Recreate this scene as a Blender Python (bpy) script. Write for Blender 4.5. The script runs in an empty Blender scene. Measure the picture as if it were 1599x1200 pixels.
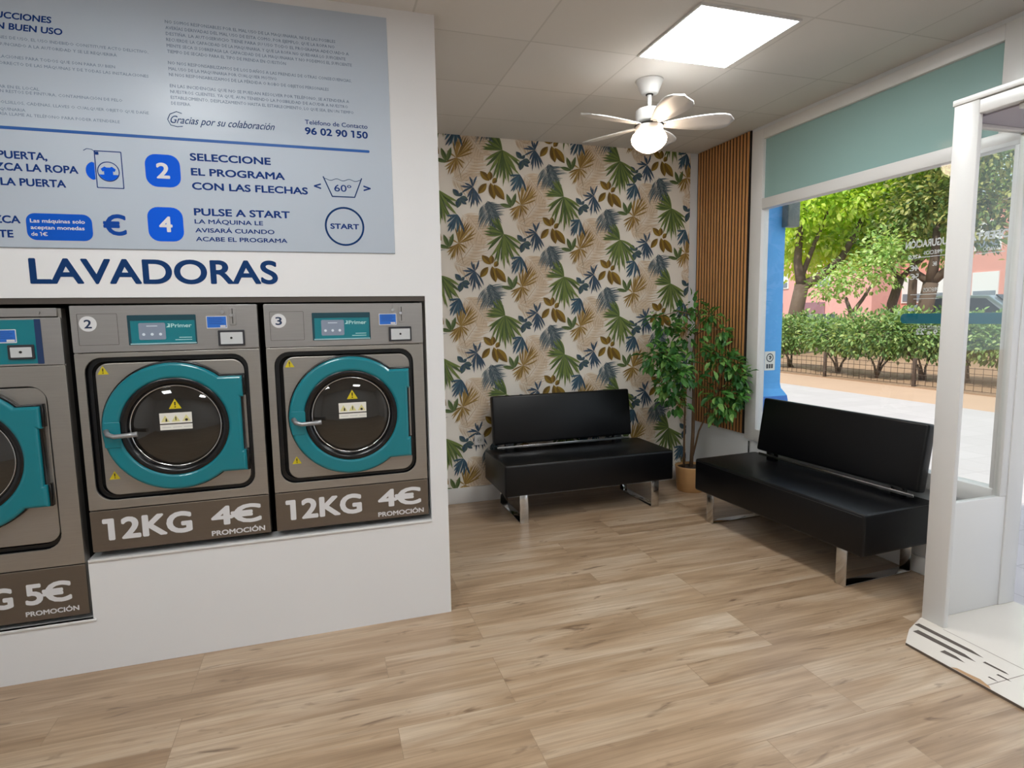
import bpy, bmesh, math, random
from mathutils import Matrix, Vector

# ------------------------------------------------------------------ scene, camera, light
SC = bpy.context.scene
COL = SC.collection
R = math.radians
PI = math.pi

cam_d = bpy.data.cameras.new('camera')
cam = bpy.data.objects.new('camera', cam_d)
COL.objects.link(cam)
SC.camera = cam
cam_d.sensor_fit = 'HORIZONTAL'
cam_d.sensor_width = 36.0
cam_d.lens = 36.0 * 926.64 / 1599.0
cam_d.clip_start = 0.02
cam_d.clip_end = 300
_y, _p, _r = R(-17.6334), R(-6.4582), R(-0.9388)
_f = Vector((-math.sin(_y) * math.cos(_p), math.cos(_y) * math.cos(_p), math.sin(_p)))
_rt = Vector((math.cos(_y), math.sin(_y), 0))
_up = _rt.cross(_f)
_r2 = _rt * math.cos(_r) + _up * math.sin(_r)
_u2 = -_rt * math.sin(_r) + _up * math.cos(_r)
_m = Matrix((_r2, _u2, -_f)).transposed().to_4x4()
_m.translation = Vector((0, 0, 1.5246))
cam.matrix_world = _m

SC.view_settings.view_transform = 'Standard'
SC.view_settings.look = 'None'
SC.view_settings.exposure = 0.0
SC.view_settings.gamma = 1.0
SC.view_settings.use_curve_mapping = False

world = bpy.data.worlds.new('World')
SC.world = world
world.use_nodes = True
wn = world.node_tree
wbg = wn.nodes['Background']
wbg.inputs['Color'].default_value = (0.80, 0.90, 1.0, 1)
wbg.inputs['Strength'].default_value = 1.25

sun_d = bpy.data.lights.new('sun', 'SUN')
sun_d.energy = 4.7
sun_d.angle = R(1.5)
sun_d.color = (1.0, 0.93, 0.80)
sun = bpy.data.objects.new('sun', sun_d)
COL.objects.link(sun)
sun.location = (-6, -6, 15)
sun.rotation_euler = Vector((0.62, 0.30, -1.0)).to_track_quat('-Z', 'Y').to_euler()

LED_STRENGTH = 28.0
GLOBE_STRENGTH = 14.0

# ------------------------------------------------------------------ materials
def lin(c):
    out = []
    for v in c[:3]:
        v = v / 255.0
        out.append(v / 12.92 if v <= 0.04045 else ((v + 0.055) / 1.055) ** 2.4)
    return (out[0], out[1], out[2], 1.0)

MATS = {}
def mat(name, rgb, rough=0.5, metal=0.0, coat=0.0, spec=None, bump=None, var=None):
    """Principled material; bump=(scale, strength), var=(scale, amount) gives a soft procedural variation."""
    if name in MATS:
        return MATS[name]
    m = bpy.data.materials.new(name)
    m.use_nodes = True
    nt = m.node_tree
    b = nt.nodes['Principled BSDF']
    b.inputs['Base Color'].default_value = lin(rgb)
    b.inputs['Roughness'].default_value = rough
    b.inputs['Metallic'].default_value = metal
    b.inputs['Coat Weight'].default_value = coat
    b.inputs['Coat Roughness'].default_value = 0.08
    if spec is not None:
        b.inputs['Specular IOR Level'].default_value = spec
    tc = nt.nodes.new('ShaderNodeTexCoord')
    if bump:
        n = nt.nodes.new('ShaderNodeTexNoise')
        n.inputs['Scale'].default_value = bump[0]
        n.inputs['Detail'].default_value = 4
        bp = nt.nodes.new('ShaderNodeBump')
        bp.inputs['Strength'].default_value = bump[1]
        bp.inputs['Distance'].default_value = 0.01
        nt.links.new(tc.outputs['Object'], n.inputs['Vector'])
        nt.links.new(n.outputs['Fac'], bp.inputs['Height'])
        nt.links.new(bp.outputs['Normal'], b.inputs['Normal'])
    if var:
        n = nt.nodes.new('ShaderNodeTexNoise')
        n.inputs['Scale'].default_value = var[0]
        n.inputs['Detail'].default_value = 5
        mx = nt.nodes.new('ShaderNodeMixRGB')
        c = lin(rgb)
        mx.inputs[1].default_value = tuple(v * (1 - var[1]) for v in c[:3]) + (1,)
        mx.inputs[2].default_value = tuple(min(1, v * (1 + var[1])) for v in c[:3]) + (1,)
        nt.links.new(tc.outputs['Object'], n.inputs['Vector'])
        nt.links.new(n.outputs['Fac'], mx.inputs[0])
        nt.links.new(mx.outputs[0], b.inputs['Base Color'])
    MATS[name] = m
    return m

def emit(name, rgb, strength):
    m = bpy.data.materials.new(name)
    m.use_nodes = True
    b = m.node_tree.nodes['Principled BSDF']
    b.inputs['Base Color'].default_value = (0.8, 0.8, 0.8, 1)
    b.inputs['Emission Color'].default_value = lin(rgb)
    b.inputs['Emission Strength'].default_value = strength
    MATS[name] = m
    return m

def glass(name, tint=(0.97, 0.985, 0.98), ior=1.45):
    m = bpy.data.materials.new(name)
    m.use_nodes = True
    nt = m.node_tree
    nt.nodes.clear()
    out = nt.nodes.new('ShaderNodeOutputMaterial')
    tr = nt.nodes.new('ShaderNodeBsdfTransparent')
    tr.inputs['Color'].default_value = (*tint, 1)
    gl = nt.nodes.new('ShaderNodeBsdfGlossy')
    gl.inputs['Roughness'].default_value = 0.02
    fr = nt.nodes.new('ShaderNodeFresnel')
    geo = nt.nodes.new('ShaderNodeNewGeometry')
    io = nt.nodes.new('ShaderNodeMapRange')          # same pane from both sides
    io.inputs['To Min'].default_value = ior
    io.inputs['To Max'].default_value = 1.0 / ior
    nt.links.new(geo.outputs['Backfacing'], io.inputs['Value'])
    nt.links.new(io.outputs[0], fr.inputs['IOR'])
    mx = nt.nodes.new('ShaderNodeMixShader')
    nt.links.new(fr.outputs[0], mx.inputs[0])
    nt.links.new(tr.outputs[0], mx.inputs[1])
    nt.links.new(gl.outputs[0], mx.inputs[2])
    nt.links.new(mx.outputs[0], out.inputs['Surface'])
    MATS[name] = m
    return m

def leafmat(name, rgb, trans=0.35, rough=0.45):
    m = bpy.data.materials.new(name)
    m.use_nodes = True
    nt = m.node_tree
    b = nt.nodes['Principled BSDF']
    out = nt.nodes['Material Output']
    b.inputs['Base Color'].default_value = lin(rgb)
    b.inputs['Roughness'].default_value = rough
    t = nt.nodes.new('ShaderNodeBsdfTranslucent')
    c = lin(rgb)
    t.inputs['Color'].default_value = (min(1, c[0] * 1.5), min(1, c[1] * 1.4), c[2] * 0.7, 1)
    mx = nt.nodes.new('ShaderNodeMixShader')
    mx.inputs[0].default_value = trans
    nt.links.new(b.outputs[0], mx.inputs[1])
    nt.links.new(t.outputs[0], mx.inputs[2])
    nt.links.new(mx.outputs[0], out.inputs['Surface'])
    MATS[name] = m
    return m

def steel(name, rgb, rough=0.32, stretch=(2, 2, 90)):
    m = bpy.data.materials.new(name)
    m.use_nodes = True
    nt = m.node_tree
    b = nt.nodes['Principled BSDF']
    b.inputs['Metallic'].default_value = 0.85
    tc = nt.nodes.new('ShaderNodeTexCoord')
    mp = nt.nodes.new('ShaderNodeMapping')
    mp.inputs['Scale'].default_value = stretch
    n = nt.nodes.new('ShaderNodeTexNoise')
    n.inputs['Scale'].default_value = 4
    n.inputs['Detail'].default_value = 4
    cr = nt.nodes.new('ShaderNodeMixRGB')
    c = lin(rgb)
    cr.inputs[1].default_value = tuple(v * 0.9 for v in c[:3]) + (1,)
    cr.inputs[2].default_value = tuple(min(1, v * 1.1) for v in c[:3]) + (1,)
    rr = nt.nodes.new('ShaderNodeMapRange')
    rr.inputs['To Min'].default_value = rough - 0.06
    rr.inputs['To Max'].default_value = rough + 0.10
    L = nt.links.new
    L(tc.outputs['Object'], mp.inputs['Vector'])
    L(mp.outputs[0], n.inputs['Vector'])
    L(n.outputs['Fac'], cr.inputs[0])
    L(cr.outputs[0], b.inputs['Base Color'])
    L(n.outputs['Fac'], rr.inputs['Value'])
    L(rr.outputs[0], b.inputs['Roughness'])
    MATS[name] = m
    return m

def floor_material():
    m = bpy.data.materials.new('oak_planks')
    m.use_nodes = True
    nt = m.node_tree
    b = nt.nodes['Principled BSDF']
    L = nt.links.new
    N = nt.nodes.new
    tc = N('ShaderNodeTexCoord')
    mp = N('ShaderNodeMapping')
    mp.inputs['Location'].default_value = (0.589, 0.042, 0)
    L(tc.outputs['Object'], mp.inputs['Vector'])
    br = N('ShaderNodeTexBrick')
    br.offset = 0.37
    br.offset_frequency = 3
    br.inputs['Scale'].default_value = 1.0
    br.inputs['Brick Width'].default_value = 1.25
    br.inputs['Row Height'].default_value = 0.165
    br.inputs['Mortar Size'].default_value = 0.0012
    br.inputs['Mortar Smooth'].default_value = 0.3
    br.inputs['Color1'].default_value = (0, 0, 0, 1)
    br.inputs['Color2'].default_value = (1, 1, 1, 1)
    br.inputs['Mortar'].default_value = (0.35, 0.35, 0.35, 1)
    L(mp.outputs[0], br.inputs['Vector'])
    # per-plank shift of the grain
    sh = N('ShaderNodeVectorMath'); sh.operation = 'MULTIPLY_ADD'
    sh.inputs[1].default_value = (7.3, 5.1, 3.7)
    L(br.outputs['Color'], sh.inputs[0])
    L(tc.outputs['Object'], sh.inputs[2])
    def noise(scale, det, rough=0.6, dist=0.0):
        q = N('ShaderNodeMapping'); q.inputs['Scale'].default_value = scale
        L(sh.outputs[0], q.inputs['Vector'])
        n = N('ShaderNodeTexNoise')
        n.inputs['Scale'].default_value = 1.0
        n.inputs['Detail'].default_value = det
        n.inputs['Roughness'].default_value = rough
        n.inputs['Distortion'].default_value = dist
        L(q.outputs[0], n.inputs['Vector'])
        return n
    fine = noise((2.2, 75, 1), 6, 0.65, 0.3)
    wide = noise((1.3, 9, 1), 3, 0.5, 0.6)
    knot = noise((4.6, 19, 1), 3, 0.55, 1.0)
    base = N('ShaderNodeValToRGB')
    e = base.color_ramp.elements
    e[0].position = 0.0; e[0].color = lin((140, 113, 87))
    e[1].position = 1.0; e[1].color = lin((199, 180, 158))
    x = e.new(0.5); x.color = lin((173, 147, 120))
    mixf = N('ShaderNodeMath'); mixf.operation = 'MULTIPLY_ADD'
    mixf.inputs[1].default_value = 0.30
    L(br.outputs['Color'], mixf.inputs[0])
    w2 = N('ShaderNodeMapRange')
    w2.inputs['From Min'].default_value = 0.28; w2.inputs['From Max'].default_value = 0.72
    w2.inputs['To Min'].default_value = 0.0; w2.inputs['To Max'].default_value = 0.75
    L(wide.outputs['Fac'], w2.inputs['Value'])
    L(w2.outputs[0], mixf.inputs[2])
    L(mixf.outputs[0], base.inputs['Fac'])
    g = N('ShaderNodeValToRGB')
    g.color_ramp.elements[0].position = 0.30; g.color_ramp.elements[0].color = (0.72, 0.69, 0.66, 1)
    g.color_ramp.elements[1].position = 0.62; g.color_ramp.elements[1].color = (1.04, 1.03, 1.02, 1)
    L(fine.outputs['Fac'], g.inputs['Fac'])
    m1 = N('ShaderNodeMixRGB'); m1.blend_type = 'MULTIPLY'; m1.inputs[0].default_value = 1
    L(base.outputs[0], m1.inputs[1]); L(g.outputs[0], m1.inputs[2])
    k = N('ShaderNodeValToRGB')
    k.color_ramp.elements[0].position = 0.24; k.color_ramp.elements[0].color = (0.36, 0.30, 0.26, 1)
    k.color_ramp.elements[1].position = 0.38; k.color_ramp.elements[1].color = (1, 1, 1, 1)
    L(knot.outputs['Fac'], k.inputs['Fac'])
    m2 = N('ShaderNodeMixRGB'); m2.blend_type = 'MULTIPLY'; m2.inputs[0].default_value = 0.85
    L(m1.outputs[0], m2.inputs[1]); L(k.outputs[0], m2.inputs[2])
    m3 = N('ShaderNodeMixRGB'); m3.inputs[2].default_value = lin((110, 88, 64))
    mm = N('ShaderNodeMath'); mm.operation = 'MULTIPLY'; mm.inputs[1].default_value = 0.55
    L(br.outputs['Fac'], mm.inputs[0]); L(mm.outputs[0], m3.inputs[0])
    L(m2.outputs[0], m3.inputs[1])
    L(m3.outputs[0], b.inputs['Base Color'])
    b.inputs['Roughness'].default_value = 0.33
    b.inputs['Specular IOR Level'].default_value = 0.5
    b.inputs['Coat Weight'].default_value = 0.3
    b.inputs['Coat Roughness'].default_value = 0.28
    bp = N('ShaderNodeBump'); bp.inputs['Strength'].default_value = 0.12; bp.inputs['Distance'].default_value = 0.004
    L(fine.outputs['Fac'], bp.inputs['Height']); L(bp.outputs[0], b.inputs['Normal'])
    MATS['oak_planks'] = m
    return m

def ceiling_material():
    m = bpy.data.materials.new('ceiling_tiles')
    m.use_nodes = True
    nt = m.node_tree
    b = nt.nodes['Principled BSDF']
    L = nt.links.new
    N = nt.nodes.new
    tc = N('ShaderNodeTexCoord')
    mp = N('ShaderNodeMapping')
    mp.inputs['Location'].default_value = (-1.716 + 0.62 * 10, -3.042 + 0.602 * 10, 0)
    L(tc.outputs['Object'], mp.inputs['Vector'])
    br = N('ShaderNodeTexBrick')
    br.offset = 0.0
    br.inputs['Scale'].default_value = 1.0
    br.inputs['Brick Width'].default_value = 0.62
    br.inputs['Row Height'].default_value = 0.602
    br.inputs['Mortar Size'].default_value = 0.007
    br.inputs['Mortar Smooth'].default_value = 0.6
    br.inputs['Color1'].default_value = lin((214, 210, 205))
    br.inputs['Color2'].default_value = lin((207, 203, 197))
    br.inputs['Mortar'].default_value = lin((193, 189, 183))
    L(mp.outputs[0], br.inputs['Vector'])
    L(br.outputs['Color'], b.inputs['Base Color'])
    b.inputs['Roughness'].default_value = 0.85
    b.inputs['Specular IOR Level'].default_value = 0.2
    n = N('ShaderNodeTexNoise'); n.inputs['Scale'].default_value = 160
    bp = N('ShaderNodeBump'); bp.inputs['Strength'].default_value = 0.1; bp.inputs['Distance'].default_value = 0.003
    L(tc.outputs['Object'], n.inputs['Vector']); L(n.outputs['Fac'], bp.inputs['Height'])
    L(bp.outputs[0], b.inputs['Normal'])
    return m

def paving_material():
    m = bpy.data.materials.new('paving')
    m.use_nodes = True
    nt = m.node_tree
    b = nt.nodes['Principled BSDF']
    L = nt.links.new
    N = nt.nodes.new
    tc = N('ShaderNodeTexCoord')
    br = N('ShaderNodeTexBrick')
    br.offset = 0.0
    br.inputs['Scale'].default_value = 1.0
    br.inputs['Brick Width'].default_value = 0.4
    br.inputs['Row Height'].default_value = 0.4
    br.inputs['Mortar Size'].default_value = 0.004
    br.inputs['Color1'].default_value = lin((186, 179, 181))
    br.inputs['Color2'].default_value = lin((180, 173, 175))
    br.inputs['Mortar'].default_value = lin((162, 155, 156))
    L(tc.outputs['Object'], br.inputs['Vector'])
    L(br.outputs['Color'], b.inputs['Base Color'])
    b.inputs['Roughness'].default_value = 0.7
    return m

M_WALL = mat('white_plaster', (214, 216, 218), 0.6, bump=(120, 0.04))
M_WALLS = mat('white_satin_board', (226, 225, 226), 0.4)
M_CEIL = ceiling_material()
M_FLOOR = floor_material()
M_FRAME = mat('white_lacquered_aluminium', (214, 212, 210), 0.32)
M_CREAM = mat('cream_frame', (205, 198, 188), 0.4)
M_STEEL = steel('brushed_steel', (168, 163, 157))
M_STEELP = steel('panel_steel', (164, 161, 159), 0.40)
M_BROWN = steel('brown_grey_steel', (122, 112, 102), 0.45)
M_TEAL = mat('teal_plastic', (0, 117, 130), 0.28, coat=0.3)
M_BLACK = mat('black_rubber', (7, 7, 10), 0.22)
M_DARK = mat('dark_gap', (22, 19, 18), 0.7)
M_CHROME = mat('chrome', (205, 205, 205), 0.12, 1.0)
M_SILVER = mat('silver_plastic', (150, 150, 152), 0.3, 0.5)
M_LEATHER = mat('black_leatherette', (4, 4, 7), 0.36, spec=0.36, bump=(260, 0.05))
M_NAVY = mat('navy_vinyl', (6, 50, 118), 0.6, spec=0.2)
M_NAVY2 = mat('deep_navy_vinyl', (2, 50, 102), 0.6, spec=0.2)
M_BLUE = mat('bright_blue_vinyl', (0, 88, 214), 0.6, spec=0.15)
M_PRINT = mat('grey_small_print', (112, 126, 152), 0.6)
M_POSTER = mat('poster_board', (184, 194, 207), 0.35)
M_WHITEV = mat('white_vinyl', (215, 214, 216), 0.5)
M_YELLOW = mat('warning_yellow', (205, 185, 20), 0.45)
M_LABEL = mat('label_paper', (225, 222, 214), 0.5)
M_GLASS = glass('window_glass')
M_DOORGLASS = glass('washer_glass', (0.30, 0.29, 0.28), 1.75)
M_LED = emit('led_diffuser', (247, 251, 251), LED_STRENGTH)
M_GLOBE = emit('globe_glass', (255, 226, 196), GLOBE_STRENGTH)
M_WOODD = mat('slat_oak', (198, 142, 86), 0.5, var=(6, 0.12))
M_FELT = mat('black_felt', (26, 19, 16), 0.95)
M_TILE = mat('cream_floor_tile', (218, 210, 200), 0.25, var=(3, 0.04))
M_STRIP = mat('worn_grip_strip', (88, 78, 72), 0.9)

# ------------------------------------------------------------------ mesh helpers
def link(name, me, parent=None, mats=(), smooth=False):
    for m_ in (mats if isinstance(mats, (list, tuple)) else (mats,)):
        me.materials.append(m_)
    o = bpy.data.objects.new(name, me)
    COL.objects.link(o)
    if parent is not None:
        o.parent = parent
    if smooth:
        for p in me.polygons:
            p.use_smooth = True
    return o

def tag(o, label=None, cat=None, group=None, kind=None):
    if label: o['label'] = label
    if cat: o['category'] = cat
    if group: o['group'] = group
    if kind: o['kind'] = kind
    return o

def empty(name, loc=(0, 0, 0), rotz=0.0):
    o = bpy.data.objects.new(name, None)
    o.empty_display_size = 0.1
    o.location = loc
    o.rotation_euler = (0, 0, rotz)
    COL.objects.link(o)
    return o

class MB:
    """collects shapes into one mesh object"""
    def __init__(self):
        self.bm = bmesh.new()
    def box(self, lo, hi, mi=0, bevel=0.0, seg=2, rot=None, piv=None):
        vs = [self.bm.verts.new((x, y, z)) for x in (lo[0], hi[0]) for y in (lo[1], hi[1]) for z in (lo[2], hi[2])]
        idx = [(0, 1, 3, 2), (4, 6, 7, 5), (0, 4, 5, 1), (2, 3, 7, 6), (0, 2, 6, 4), (1, 5, 7, 3)]
        fs = [self.bm.faces.new([vs[i] for i in q]) for q in idx]
        for f in fs: f.material_index = mi
        if bevel > 0:
            es = list({e for f in fs for e in f.edges})
            r = bmesh.ops.bevel(self.bm, geom=es, offset=bevel, segments=seg, profile=0.5, affect='EDGES')
            vs = list({v for f in r['faces'] for v in f.verts} | {v for v in vs if v.is_valid})
            for f in {f for v in vs for f in v.link_faces}:
                f.material_index = mi
                f.smooth = True
        if rot is not None:
            c = Vector(piv) if piv else (Vector(lo) + Vector(hi)) / 2
            for v in vs:
                v.co = rot @ (v.co - c) + c
        return vs
    def cyl(self, a, b, r0, r1=None, n=16, mi=0, caps=True):
        a, b = Vector(a), Vector(b)
        r1 = r0 if r1 is None else r1
        d = (b - a).normalized()
        s = d.orthogonal().normalized()
        t = d.cross(s)
        A, B = [], []
        for k in range(n):
            w = 2 * PI * k / n
            e = s * math.cos(w) + t * math.sin(w)
            A.append(self.bm.verts.new(a + e * r0)); B.append(self.bm.verts.new(b + e * r1))
        for k in range(n):
            f = self.bm.faces.new((A[k], A[(k + 1) % n], B[(k + 1) % n], B[k])); f.smooth = True; f.material_index = mi
        if caps:
            f = self.bm.faces.new(A[::-1]); f.material_index = mi
            f = self.bm.faces.new(B); f.material_index = mi
    def tube(self, pts, rad, n=8, mi=0):
        """tapered tube through points; rad is a number or a list"""
        pts = [Vector(p) for p in pts]
        rad = rad if isinstance(rad, (list, tuple)) else [rad] * len(pts)
        rings = []
        s = None
        for i, p in enumerate(pts):
            d = (pts[min(i + 1, len(pts) - 1)] - pts[max(i - 1, 0)]).normalized()
            s = d.orthogonal().normalized() if s is None else (s - d * s.dot(d)).normalized()
            t = d.cross(s)
            rings.append([self.bm.verts.new(p + (s * math.cos(2 * PI * k / n) + t * math.sin(2 * PI * k / n)) * rad[i]) for k in range(n)])
        for a, b in zip(rings, rings[1:]):
            for k in range(n):
                f = self.bm.faces.new((a[k], a[(k + 1) % n], b[(k + 1) % n], b[k])); f.smooth = True; f.material_index = mi
        f = self.bm.faces.new(rings[0][::-1]); f.material_index = mi
        f = self.bm.faces.new(rings[-1]); f.material_index = mi
    def lathe(self, prof, n=48, mi=0, axis='Z', c=(0, 0, 0)):
        """revolve (radius, height) pairs; axis Y sends height to +y"""
        c = Vector(c)
        rings = []
        for r, h in prof:
            ring = []
            for k in range(n):
                w = 2 * PI * k / n
                p = Vector((r * math.cos(w), r * math.sin(w), h)) if axis == 'Z' else Vector((r * math.cos(w), h, r * math.sin(w)))
                ring.append(self.bm.verts.new(c + p))
                if r < 1e-6: break
            rings.append(ring)
        for a, b in zip(rings, rings[1:]):
            for k in range(n):
                k2 = (k + 1) % n
                if len(a) == 1 and len(b) == 1: continue
                if len(a) == 1: q = (a[0], b[k2], b[k])
                elif len(b) == 1: q = (a[k], a[k2], b[0])
                else: q = (a[k], a[k2], b[k2], b[k])
                f = self.bm.faces.new(q); f.smooth = True; f.material_index = mi
    def poly(self, pts, mi=0):
        f = self.bm.faces.new([self.bm.verts.new(p) for p in pts]); f.material_index = mi
        return f
    def prism(self, pts, off, mi=0):
        """polygon swept by a vector"""
        a = [self.bm.verts.new(p) for p in pts]
        b = [self.bm.verts.new(Vector(p) + Vector(off)) for p in pts]
        n = len(a)
        fs = [self.bm.faces.new(a), self.bm.faces.new(b[::-1])]
        for k in range(n):
            fs.append(self.bm.faces.new((a[k], b[k], b[(k + 1) % n], a[(k + 1) % n])))
        for f in fs: f.material_index = mi
    def add_mesh(self, me, M=None, mi=0):
        n0 = len(self.bm.faces); v0 = len(self.bm.verts)
        self.bm.from_mesh(me)
        self.bm.verts.ensure_lookup_table(); self.bm.faces.ensure_lookup_table()
        if M is not None:
            for v in self.bm.verts[v0:]: v.co = M @ v.co
        for f in self.bm.faces[n0:]: f.material_index = mi
        bpy.data.meshes.remove(me)
    def build(self, name, mats, parent=None, normals=True):
        if normals:
            bmesh.ops.recalc_face_normals(self.bm, faces=self.bm.faces[:])
        me = bpy.data.meshes.new(name)
        self.bm.to_mesh(me); self.bm.free()
        return link(name, me, parent, mats)

FRONT = Matrix(((1, 0, 0, 0), (0, 0, -1, 0), (0, 1, 0, 0), (0, 0, 0, 1)))      # drawing plane -> wall facing -y
def eval_curve(cu):
    o = bpy.data.objects.new('tmp', cu)
    COL.objects.link(o)
    dg = bpy.context.evaluated_depsgraph_get()
    me = bpy.data.meshes.new_from_object(o.evaluated_get(dg))
    bpy.data.objects.remove(o)
    bpy.data.curves.remove(cu)
    return me

def shape2d(outlines, depth, bevel=0.0, seg=2):
    """filled outlines (holes allowed) with rounded edges, thickness depth, back at z=0 and front at z=depth"""
    cu = bpy.data.curves.new('tmp', 'CURVE')
    cu.dimensions = '2D'
    cu.fill_mode = 'BOTH'
    ins = bevel
    cu.extrude = max(depth / 2 - bevel, 0)
    cu.bevel_depth = bevel
    cu.bevel_resolution = seg
    cu.offset = -ins if bevel else 0
    for o in outlines:
        s = cu.splines.new('POLY')
        s.points.add(len(o) - 1)
        for p, q in zip(s.points, o): p.co = (q[0], q[1], 0, 1)
        s.use_cyclic_u = True
    me = eval_curve(cu)
    for v in me.vertices: v.co.z += depth / 2
    return me

def rrect(x0, x1, z0, z1, r, n=6):
    pts = []
    for cx, cz, a in ((x1 - r, z1 - r, 0), (x0 + r, z1 - r, 90), (x0 + r, z0 + r, 180), (x1 - r, z0 + r, 270)):
        for k in range(n + 1):
            w = R(a + 90 * k / n)
            pts.append((cx + r * math.cos(w), cz + r * math.sin(w)))
    return pts

def circ(cx, cz, r, n=48, a0=0, a1=360):
    m_ = n if a1 - a0 >= 360 else n + 1
    return [(cx + r * math.cos(R(a0 + (a1 - a0) * k / n)), cz + r * math.sin(R(a0 + (a1 - a0) * k / n))) for k in range(m_)]

def raw_text(s, shear=0.0, space=1.0, res=2):
    cu = bpy.data.curves.new('tmp', 'FONT')
    cu.body = s
    cu.size = 1.0
    cu.shear = shear
    cu.space_character = space
    cu.resolution_u = res
    return eval_curve(cu)
def text_bounds(me):
    xs = [v.co.x for v in me.vertices]
    return min(xs), max(xs)
_h = raw_text('H')
CAP = max(v.co.y for v in _h.vertices)
bpy.data.meshes.remove(_h)
_h = raw_text('I')
STEM = text_bounds(_h)[1] - text_bounds(_h)[0]
bpy.data.meshes.remove(_h)

def text_on(mb, s, x, z, cap, x1=None, align='l', bold=0.0, shear=0.0, stretch=1.0, y=0.0, thick=0.0006, mi=0, res=4, space=1.0):
    """letters standing on a wall that faces -y: baseline z, capital height cap; x (and x1) the ends; bold thickens the strokes"""
    src, s = s, s.replace('€', 'C')                     # the euro sign is a C with two bars
    me = raw_text(s, shear, space, res)
    quads = []
    for i, ch in enumerate(src):
        if ch == '€':
            q = raw_text(s[:i + 1], shear, space, res); xr_ = text_bounds(q)[1]; bpy.data.meshes.remove(q)
            q = raw_text('C', shear, space, res); qa_, qb_ = text_bounds(q); bpy.data.meshes.remove(q)
            wc = qb_ - qa_
            for z0_, z1_ in ((0.375, 0.475), (0.545, 0.645)):
                quads.append((xr_ - wc - 0.11 * wc, xr_ - wc + 0.66 * wc, CAP * z0_, CAP * z1_))
        if ch == '1':                                   # a numeral one with a flag
            q = raw_text(s[:i + 1], shear, space, res)
            xr_ = text_bounds(q)[1]
            bpy.data.meshes.remove(q)
            quads.append((xr_ - STEM - 0.13, xr_ - STEM * 0.5, CAP - STEM, CAP))
    a, b = text_bounds(me)
    if quads: a = min(a, min(q[0] for q in quads))
    a -= bold; b += bold
    sz = cap / (CAP + 2 * bold)
    sx = (x1 - x) / (b - a) if x1 is not None else sz * stretch
    w = (b - a) * sx
    x0 = x if (x1 is not None or align == 'l') else (x - w if align == 'r' else x - w / 2)
    offs = [(0, 0)] if bold <= 0 else [(bold * math.cos(2 * PI * k / 10), bold * math.sin(2 * PI * k / 10)) for k in range(10)] + [(0, 0)]
    base = [(v.co.x, v.co.y, 0.0) for v in me.vertices]
    polys = [tuple(p.vertices) for p in me.polygons]
    bpy.data.meshes.remove(me)
    for (qa, qb, qc, qd) in quads:
        n = len(base)
        base += [(qa, qc, 0.0004), (qb, qc, 0.0004), (qb, qd, 0.0004), (qa, qd, 0.0004)]
        polys.append((n, n + 1, n + 2, n + 3))
    for j, (ox, oz) in enumerate(offs):
        vs = [mb.bm.verts.new((x0 + (p[0] + ox - a) * sx, y - thick - j * 2.5e-5 - p[2], z + (p[1] + oz + bold) * sz)) for p in base]
        for p in polys:
            try:
                f = mb.bm.faces.new([vs[i] for i in p]); f.material_index = mi
            except ValueError:
                pass

def front_shape(mb, outlines, depth, y=0.0, bevel=0.0, mi=0, seg=2):
    """outline drawn on a wall facing -y, thickness towards the viewer, back at y"""
    me = shape2d(outlines, depth, bevel, seg)
    mb.add_mesh(me, Matrix.Translation((0, y, 0)) @ FRONT, mi)

def copy_tree(o, parent=None):
    c = o.copy()
    COL.objects.link(c)
    if parent is not None:
        c.parent = parent
    for ch in list(o.children):
        copy_tree(ch, c)
    return c

# ------------------------------------------------------------------ measures of the room
YW = 2.909      # white wall with the machines
XE = 0.572      # its right end
YB = 4.6785     # papered back wall
XR = 3.2555     # window side
HC = 2.9314
XL, YF = -3.2, -1.9
PAPER_X = 3.172

# ------------------------------------------------------------------ setting
b = MB(); b.box((XL, YF, -0.06), (XR + 0.02, YB, 0.0)); tag(b.build('floor', M_FLOOR), kind='structure')
b = MB(); b.box((XL - 0.1, YF - 0.1, HC), (XR + 0.12, YB + 0.12, HC + 0.15)); tag(b.build('ceiling', M_CEIL), kind='structure')
b = MB(); b.box((XL - 0.1, YF, 0), (XL, YW, HC)); tag(b.build('wall_west', M_WALL), kind='structure')
b = MB(); b.box((XL - 0.1, YF - 0.1, 0), (XR + 0.1, YF, HC)); tag(b.build('wall_front', M_WALL), kind='structure')

# white wall with the machine openings
wl = MB()
outer = [(XL, 0.0), (XE, 0.0), (XE, HC), (XL, HC)]
hole = [(-1.95, 0.243), (-1.012, 0.243), (-1.012, 0.507), (0.4866, 0.507), (0.4866, 1.6325), (-1.95, 1.6325)]
me = shape2d([outer, hole], 0.10)
wl.add_mesh(me, Matrix.Translation((0, YW + 0.10, 0)) @ FRONT)
wl.box((XE - 0.1, YW + 0.10, 0), (XE, YB, HC))
wall_left = tag(wl.build('wall_left', M_WALLS), kind='structure')
b = MB()
b.box((-1.96, YW + 0.005, 1.608), (0.4866, YW + 0.7, 1.632), 0)
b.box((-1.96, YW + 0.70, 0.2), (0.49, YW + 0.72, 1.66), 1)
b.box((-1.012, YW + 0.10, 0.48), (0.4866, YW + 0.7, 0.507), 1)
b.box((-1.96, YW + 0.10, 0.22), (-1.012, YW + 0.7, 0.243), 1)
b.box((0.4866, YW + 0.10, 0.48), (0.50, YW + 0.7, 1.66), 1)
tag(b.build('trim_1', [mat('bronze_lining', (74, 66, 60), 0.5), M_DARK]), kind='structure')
b = MB()
b.box((-1.010, YW - 0.006, 0.497), (0.487, YW + 0.02, 0.508), bevel=0.002)
b.box((-1.95, YW - 0.006, 0.232), (-1.000, YW + 0.02, 0.243), bevel=0.002)
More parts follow.
